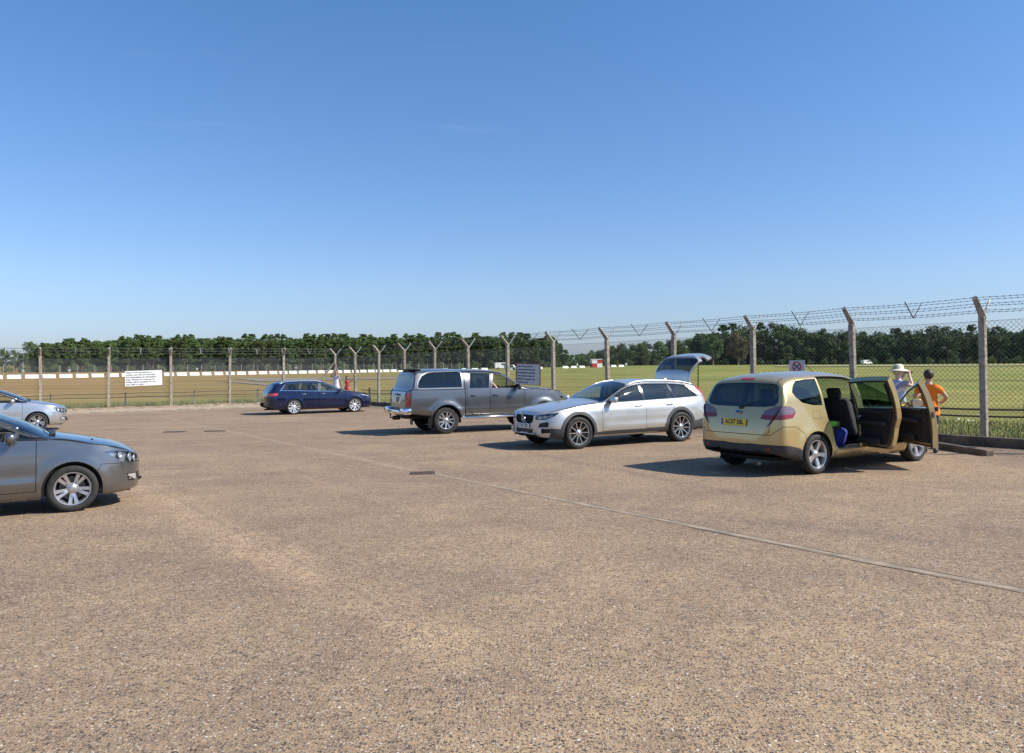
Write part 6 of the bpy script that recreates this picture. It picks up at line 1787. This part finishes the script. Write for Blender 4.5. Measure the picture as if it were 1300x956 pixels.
def person(label, loc, face, pose, h=1.72, skin=None, hairc=(.02, .015, .012), shirt=None, trousers=None, dress=None, long_hair=False, hat=None, shoes=None, sleeve=.5, shorts=False, group=None, z=0., tilt=0., child=False):
    """pose: joint overrides in body space (x forward, y left, z up, unit = height).  face: heading in degrees"""
    k = 1.
    J = dict(pelvis=((0, 0, .53), (.082, .062)), spine=((0.005, 0, .62), (.075, .055)), chest=((0, 0, .73), (.088, .060)), clav=((0, 0, .782), (.070, .048)), neckb=((0, 0, .822), (.036, .036)), neck=((.006, 0, .850), .027), skull0=((.012, 0, .885), (.043, .050)), skull=((.012, 0, .935), (.046, .058)), skulltop=((.008, 0, .972), (.030, .038)),
        hipL=((0, .052, .505), .052), kneeL=((.01, .055, .285), .034), ankL=((0, .055, .050), .021), toeL=((.075, .062, .018), .020),
        hipR=((0, -.052, .505), .052), kneeR=((.01, -.055, .285), .034), ankR=((0, -.055, .050), .021), toeR=((.075, -.062, .018), .020),
        shL=((0, .100, .785), .034), elL=((-.01, .125, .63), .024), wrL=((.03, .125, .49), .016), haL=((.04, .125, .455), (.020, .012)),
        shR=((0, -.100, .785), .034), elR=((-.01, -.125, .63), .024), wrR=((.03, -.125, .49), .016), haR=((.04, -.125, .455), (.020, .012)))
    for n, v in pose.items(): J[n] = (v, J[n][1])
    if child:
        for n in ('skull0', 'skull', 'skulltop'): r = J[n][1]; J[n] = (J[n][0], tuple(q*1.25 for q in r))
    if long_hair or child: pass
    E_ = [('pelvis', 'spine'), ('spine', 'chest'), ('chest', 'clav'), ('clav', 'neckb'), ('neckb', 'neck'), ('neck', 'skull0'), ('skull0', 'skull'), ('skull', 'skulltop')]
    for s_ in 'LR': E_ += [('pelvis', 'hip'+s_), ('hip'+s_, 'knee'+s_), ('knee'+s_, 'ank'+s_), ('ank'+s_, 'toe'+s_), ('clav', 'sh'+s_), ('sh'+s_, 'el'+s_), ('el'+s_, 'wr'+s_), ('wr'+s_, 'ha'+s_)]
    # fingers: four plus a thumb, rooted in the palm
    for s_ in 'LR':
        w_ = Vector(J['wr'+s_][0]); a_ = Vector(J['ha'+s_][0]); d = (a_-w_).normalized(); sd_ = d.cross(Vector((0, 0, 1)))
        if sd_.length < .2: sd_ = Vector((0, 1, 0))
        sd_.normalize(); pn = d.cross(sd_).normalized()
        for i in range(4):
            o_ = (i-1.5)*.0105; b0 = a_+sd_*o_+d*.004; ln = (.020, .025, .024, .018)[i]
            J['f%s%da' % (s_, i)] = (tuple(b0+d*.012), .0052); J['f%s%db' % (s_, i)] = (tuple(b0+d*(.012+ln)-pn*.006), .0045); E_ += [('ha'+s_, 'f%s%da' % (s_, i)), ('f%s%da' % (s_, i), 'f%s%db' % (s_, i))]
        J['t%s' % s_] = (tuple(w_+(a_-w_)*.6+sd_*.022+d*.012), .0055); E_.append(('ha'+s_, 't'+s_))
    S = lambda v: tuple(q*h for q in v)
    J = {n: (S(v), tuple(q*h for q in r) if isinstance(r, tuple) else r*h) for n, (v, r) in J.items()}
    root = empty('person', (loc[0], loc[1], loc[2] if len(loc) > 2 else gz(*loc[:2])+z), R_(face)); tag(root, label, 'person', group)
    body = skin_mesh('body', J, E_, skin or SKIN, root)
    hd = Vector(J['skull'][0]); up = (Vector(J['skulltop'][0])-Vector(J['neck'][0])).normalized(); fw = Vector((1, 0, 0)); fw = (fw-up*fw.dot(up)).normalized()
    if 'fwd' in pose: pass
    lf = up.cross(fw); cs = 1.25 if child else 1.
    def hp(x, y, z_): return hd+(fw*x+lf*y+up*z_)*h*cs
    f = MB(); f.ball(hp(.062, 0, -.022), .011*h*cs, 6, sq=(1, .7, 1.3)); f.build('nose', skin or SKIN, body, True)
    f = MB(); f.ball(hp(.052, .017, -.004), .0055*h*cs, 6); f.ball(hp(.052, -.017, -.004), .0055*h*cs, 6); f.build('eyes', mat('eye', (.03, .02, .02), .2), body, True)
    f = MB(); f.ball(hp(.054, 0, -.040), .010*h*cs, 6, sq=(.4, 1.2, .3)); f.build('mouth', mat('lips', (.35, .12, .10), .5), body, True)
    f = MB(); f.ball(hp(.0, .047, -.012), .012*h*cs, 6, sq=(.8, .35, 1.3)); f.ball(hp(.0, -.047, -.012), .012*h*cs, 6, sq=(.8, .35, 1.3)); f.build('ears', skin or SKIN, body, True)
    hm = noisy('hair %.3f' % hairc[0], hairc, tuple(min(1, q*1.8) for q in hairc), 60., .6)
    f = MB(); t = MB(); t.ball((0, 0, 0), 1., 10); V = []
    for v in t.V:
        x, y, z_ = v.x, v.y, v.z
        if z_ < .38 and x > .05: x = .05+(x-.05)*.2; y *= .9
        lo = -.9 if long_hair else -.62
        V.append(hp(-.012+x*(.066 if x < 0 else .062), y*.057, .004+(z_*.062 if z_ > 0 else z_*(.085 if long_hair else .066))))
    f.add(V, t.F)
    if long_hair:
        for q in range(7): a = -.9+1.8*q/6; f.tube([hp(-.035, .045*a, .0), hp(-.052, .05*a, -.05), hp(-.045, .052*a, -.12)], .018*h, 6, rs=[.018*h, .02*h, .008*h])
    f.build('hair', hm, root, True)
    def sub(nms): return {n: J[n] for n in nms}
    inf = lambda J_, d: {n: (v, tuple(q+d for q in r) if isinstance(r, tuple) else r+d) for n, (v, r) in J_.items()}
    def part_way(a, b, t_): va, vb = Vector(J[a][0]), Vector(J[b][0]); return tuple(va.lerp(vb, t_))
    if shirt or dress:
        N = ['pelvis', 'spine', 'chest', 'clav', 'neckb', 'shL', 'shR']; Jj = inf(sub(N), .014*h); Jj['neckb'] = (tuple(Vector(J['neckb'][0])-up*.006*h), (.048*h, .046*h)); Jj['shL'] = (J['shL'][0], .050*h); Jj['shR'] = (J['shR'][0], .050*h); ed = [('pelvis', 'spine'), ('spine', 'chest'), ('chest', 'clav'), ('clav', 'neckb'), ('clav', 'shL'), ('clav', 'shR')]
        for s_ in 'LR':
            if sleeve <= 1: Jj['sl'+s_] = (part_way('sh'+s_, 'el'+s_, sleeve), .043*h); ed.append(('sh'+s_, 'sl'+s_))
            else: Jj['el'+s_] = (J['el'+s_][0], .034*h); Jj['sl'+s_] = (part_way('el'+s_, 'wr'+s_, .9), .026*h); ed += [('sh'+s_, 'el'+s_), ('el'+s_, 'sl'+s_)]
        Jj.pop('pelvis'); ed = [e for e in ed if 'pelvis' not in e]
        pv = Vector(J['pelvis'][0]); sp_ = Vector(J['spine'][0]); rings = [(sp_+(pv-sp_)*-.75, .088, .062), (sp_+(pv-sp_)*-.3, .091, .068), (sp_, .091, .070), (sp_+(pv-sp_)*.5, .097, .076), (pv, .106, .084)]
        if dress: rings += [(pv+Vector((.002, 0, -.07))*h, .116, .094), (pv+Vector((.0, .004, -.16))*h, .130, .106), (pv+Vector((-.006, 0, -.24))*h, .142, .112)]
        else: rings += [(pv+Vector((0, 0, -.045))*h, .110, .088), (pv+Vector((0, 0, -.075))*h, .111, .087)]
        def skirt(me):
            bm = bmesh.new(); bm.from_mesh(me); n = 24; prev = None
            for i, (c, ry, rx) in enumerate(rings):
                row = []
                for q in range(n):
                    a = 2*math.pi*q/n; wv = 1+(.035*math.sin(5*a+i*.7)*i/len(rings))
                    row.append(bm.verts.new(c+Vector((math.cos(a)*rx*h*wv, math.sin(a)*ry*h*wv, 0))))
                if prev:
                    for q in range(n):
                        f = bm.faces.new((prev[q], row[q], row[(q+1) % n], prev[(q+1) % n])); f.smooth = True
                prev = row
            bm.to_mesh(me); bm.free()
        skin_mesh('dress' if dress else 'shirt', Jj, ed, dress or shirt, root, root='spine', post=skirt)
    if trousers:
        Jt = inf(sub(['pelvis', 'hipL', 'hipR']), .006*h); ed = [('pelvis', 'hipL'), ('pelvis', 'hipR')]
        for s_ in 'LR':
            if shorts: Jt['k'+s_] = (part_way('hip'+s_, 'knee'+s_, .85), .050*h); ed.append(('hip'+s_, 'k'+s_))
            else: Jt['k'+s_] = (J['knee'+s_][0], .044*h); Jt['a'+s_] = (part_way('knee'+s_, 'ank'+s_, .93), .034*h); ed += [('hip'+s_, 'k'+s_), ('k'+s_, 'a'+s_)]
        skin_mesh('trousers', Jt, ed, trousers, root)
    sm = shoes or mat('white trainer', (.6, .6, .6), .6); f = MB()
    for s_ in 'LR':
        a, b_ = Vector(J['ank'+s_][0]), Vector(J['toe'+s_][0]); dd = (b_-a); dd.z = 0
        if dd.length > .02 and a.z < .3*h:
            c = a+dd*.42; c.z = min(a.z, b_.z)+.012*h; f.rbox(c, (dd.length*1.55, .052*h, .046*h), .02*h, 3, M=Matrix.Rotation(math.atan2(dd.y, dd.x), 3, 'Z'))
    if f.V: f.autosmooth('shoes', sm, root, 60)
    if hat:
        f = MB(); Mh = Matrix((fw, lf, up)).transposed(); c0 = hd+up*.022*h
        prof = [(.001, .060), (.030, .058), (.050, .044), (.058, .006), (.061, 0), (.085, -.008), (.108, -.022), (.109, -.026), (.085, -.013), (.058, -.004)]
        t = MB(); t.lathe([(r*h, z_*h) for r, z_ in prof], 28, 'Z'); f.add([c0+Mh@v for v in t.V], t.F); f.autosmooth('sun_hat', hat, root, 50)
    return root, J
def binoculars(parent_root, J, h):
    a = (Vector(J['haL'][0])+Vector(J['haR'][0]))/2
    b = MB()
    for s_ in (1, -1): b.tube([a+Vector((-.03, s_*.03, 0)), a+Vector((.05, s_*.035, 0)), a+Vector((.09, s_*.035, 0))], .02, 10, rs=[.018, .022, .026])
    b.rbox(a+Vector((.02, 0, .01)), (.04, .05, .02), .006, 1)
    o = b.autosmooth('binoculars', BLACK); o.matrix_world = parent_root.matrix_basis.copy(); return o
ORANGE = noisy('orange cotton', (.72, .17, .01), (.80, .21, .015), 6., .9)
BLUEW = mat('pale blue cotton', (.45, .55, .68), .9)
# orange T-shirt, facing the airfield
up2 = Vector((0, 0, 0))
P_or = Vector((8.30, 15.40, 0)); fa = math.degrees(math.atan2(OUT_MAIN.y, OUT_MAIN.x))
person('person with short dark hair in a bright orange T-shirt beside the open front door', (P_or.x, P_or.y), fa+22,
    dict(elL=(.04, .165, .66), wrL=(.14, .09, .70), haL=(.165, .06, .715), elR=(.02, -.185, .665), wrR=(.115, -.125, .60), haR=(.145, -.105, .60), skull=(.02, 0, .935), skulltop=(.022, 0, .972)),
    h=1.66, hairc=(.018, .012, .009), shirt=ORANGE, trousers=mat('dark blue shorts', (.02, .03, .06), .9), shorts=True, sleeve=.62, shoes=mat('black trainer', (.03, .03, .035), .6))
# man in sun hat with binoculars
def stripes():
    m = mat('blue white red shirt', (.05, .08, .45), .9); t = m.node_tree; b = t.nodes['Principled BSDF']
    g = t.nodes.new('ShaderNodeTexCoord'); sp = t.nodes.new('ShaderNodeSeparateXYZ'); t.links.new(g.outputs['Object'], sp.inputs[0])
    ad = t.nodes.new('ShaderNodeMath'); ad.operation = 'MULTIPLY_ADD'; ad.inputs[1].default_value = .55; t.links.new(sp.outputs['Y'], ad.inputs[0]); t.links.new(sp.outputs['Z'], ad.inputs[2])
    r = t.nodes.new('ShaderNodeValToRGB'); r.color_ramp.interpolation = 'CONSTANT'; e = r.color_ramp.elements; cols = [(0, (.42, .52, .66)), (.44, (.42, .52, .66)), (.50, (.62, .64, .68)), (.56, (.24, .27, .42)), (.66, (.60, .64, .70)), (.70, (.30, .40, .62)), (.82, (.22, .32, .60))]
    while len(e) < len(cols): e.new(.5)
    for q, (p_, c_) in zip(e, cols): q.position = p_; q.color = (*c_, 1)
    mr = t.nodes.new('ShaderNodeMapRange'); mr.inputs['From Min'].default_value = .6; mr.inputs['From Max'].default_value = 1.65; t.links.new(ad.outputs[0], mr.inputs['Value'])
    t.links.new(mr.outputs[0], r.inputs['Fac']); t.links.new(r.outputs['Color'], b.inputs['Base Color']); return m
P_h = Vector((8.16, 16.35, 0))
HR, HJ = person('person in cream sun hat and blue and white top raising binoculars behind open doors', (P_h.x, P_h.y), fa-26,
    dict(elL=(.10, .125, .75), wrL=(.115, .05, .885), haL=(.125, .032, .915), elR=(.10, -.125, .75), wrR=(.115, -.05, .885), haR=(.125, -.032, .915)),
    h=1.75, hairc=(.25, .2, .15), shirt=stripes(), trousers=mat('khaki shorts', (.20, .16, .10), .9), shorts=True, sleeve=.6, hat=noisy('cream canvas', (.62, .56, .42), (.70, .64, .50), 9., .9), skin=SKINP)
o = binoculars(HR, HJ, 1.75); tag(o, 'black binoculars held up by the person in the sun hat', 'binoculars')
# woman in white dress by the corner of the fence, standing on the kerb
p_w = st(1.45, .50)
WR, WJ = person('person in lilac white dress with both hands raised to the face near fence corner', (p_w.x, p_w.y, p_w.z+.18), fa-150,
    dict(elL=(.07, .165, .80), wrL=(.10, .085, .905), haL=(.105, .058, .93), elR=(.07, -.165, .80), wrR=(.10, -.085, .905), haR=(.105, -.058, .93)),
    h=1.72, hairc=(.16, .06, .03), dress=noisy('lilac white cotton', (.62, .60, .74), (.72, .70, .80), 5., .9), long_hair=True, sleeve=.25, skin=SKIN)
p_c = st(3.05, .50)
person('child in red and pink pointing with one arm beside the person in white dress', (p_c.x, p_c.y, p_c.z+.18), fa-60,
    dict(elR=(.10, -.14, .84), wrR=(.20, -.16, .90), haR=(.235, -.165, .915), elL=(.10, .13, .80), wrL=(.19, .10, .86), haL=(.22, .09, .875)),
    h=1.36, hairc=(.03, .012, .01), shirt=mat('red and navy cotton', (.35, .03, .05), .9), trousers=mat('pink shorts', (.65, .20, .20), .9), shorts=True, sleeve=.4, child=True)
# driver of the pickup, bare forearm on the window sill
s_, r_p = PICK
h_ = 1.75; M_p = r_p.matrix_world
loc = M_p @ Vector((s_.xf-2.38, -.40, .78-.53*h_+.06)); hdg = 25.2
person('driver sitting in the grey pickup with a bare raised forearm at the open window', (loc.x, loc.y, loc.z), hdg,
    dict(chest=(-.07, 0, .72), clav=(-.08, 0, .772), spine=(-.03, 0, .62), neckb=(-.085, 0, .805), neck=(-.078, 0, .835), skull0=(-.065, 0, .875), skull=(-.062, 0, .925), skulltop=(-.066, 0, .962), shL=(-.075, .098, .785), shR=(-.075, -.098, .785),
         hipL=(.04, .055, .51), hipR=(.04, -.055, .51), kneeL=(.27, .07, .55), kneeR=(.27, -.07, .55), ankL=(.38, .07, .35), ankR=(.38, -.07, .35), toeL=(.45, .07, .33), toeR=(.45, -.07, .33),
         elL=(.02, .14, .66), wrL=(.15, .06, .68), haL=(.18, .05, .69), elR=(.06, -.20, .70), wrR=(-.03, -.16, .82), haR=(-.055, -.15, .85)),
    h=h_, hairc=(.02, .015, .012), shirt=mat('dark red shirt', (.22, .03, .04), .9), trousers=mat('dark jeans', (.02, .025, .04), .9), sleeve=.5, skin=SKINP)
# bag and blanket inside the gold car
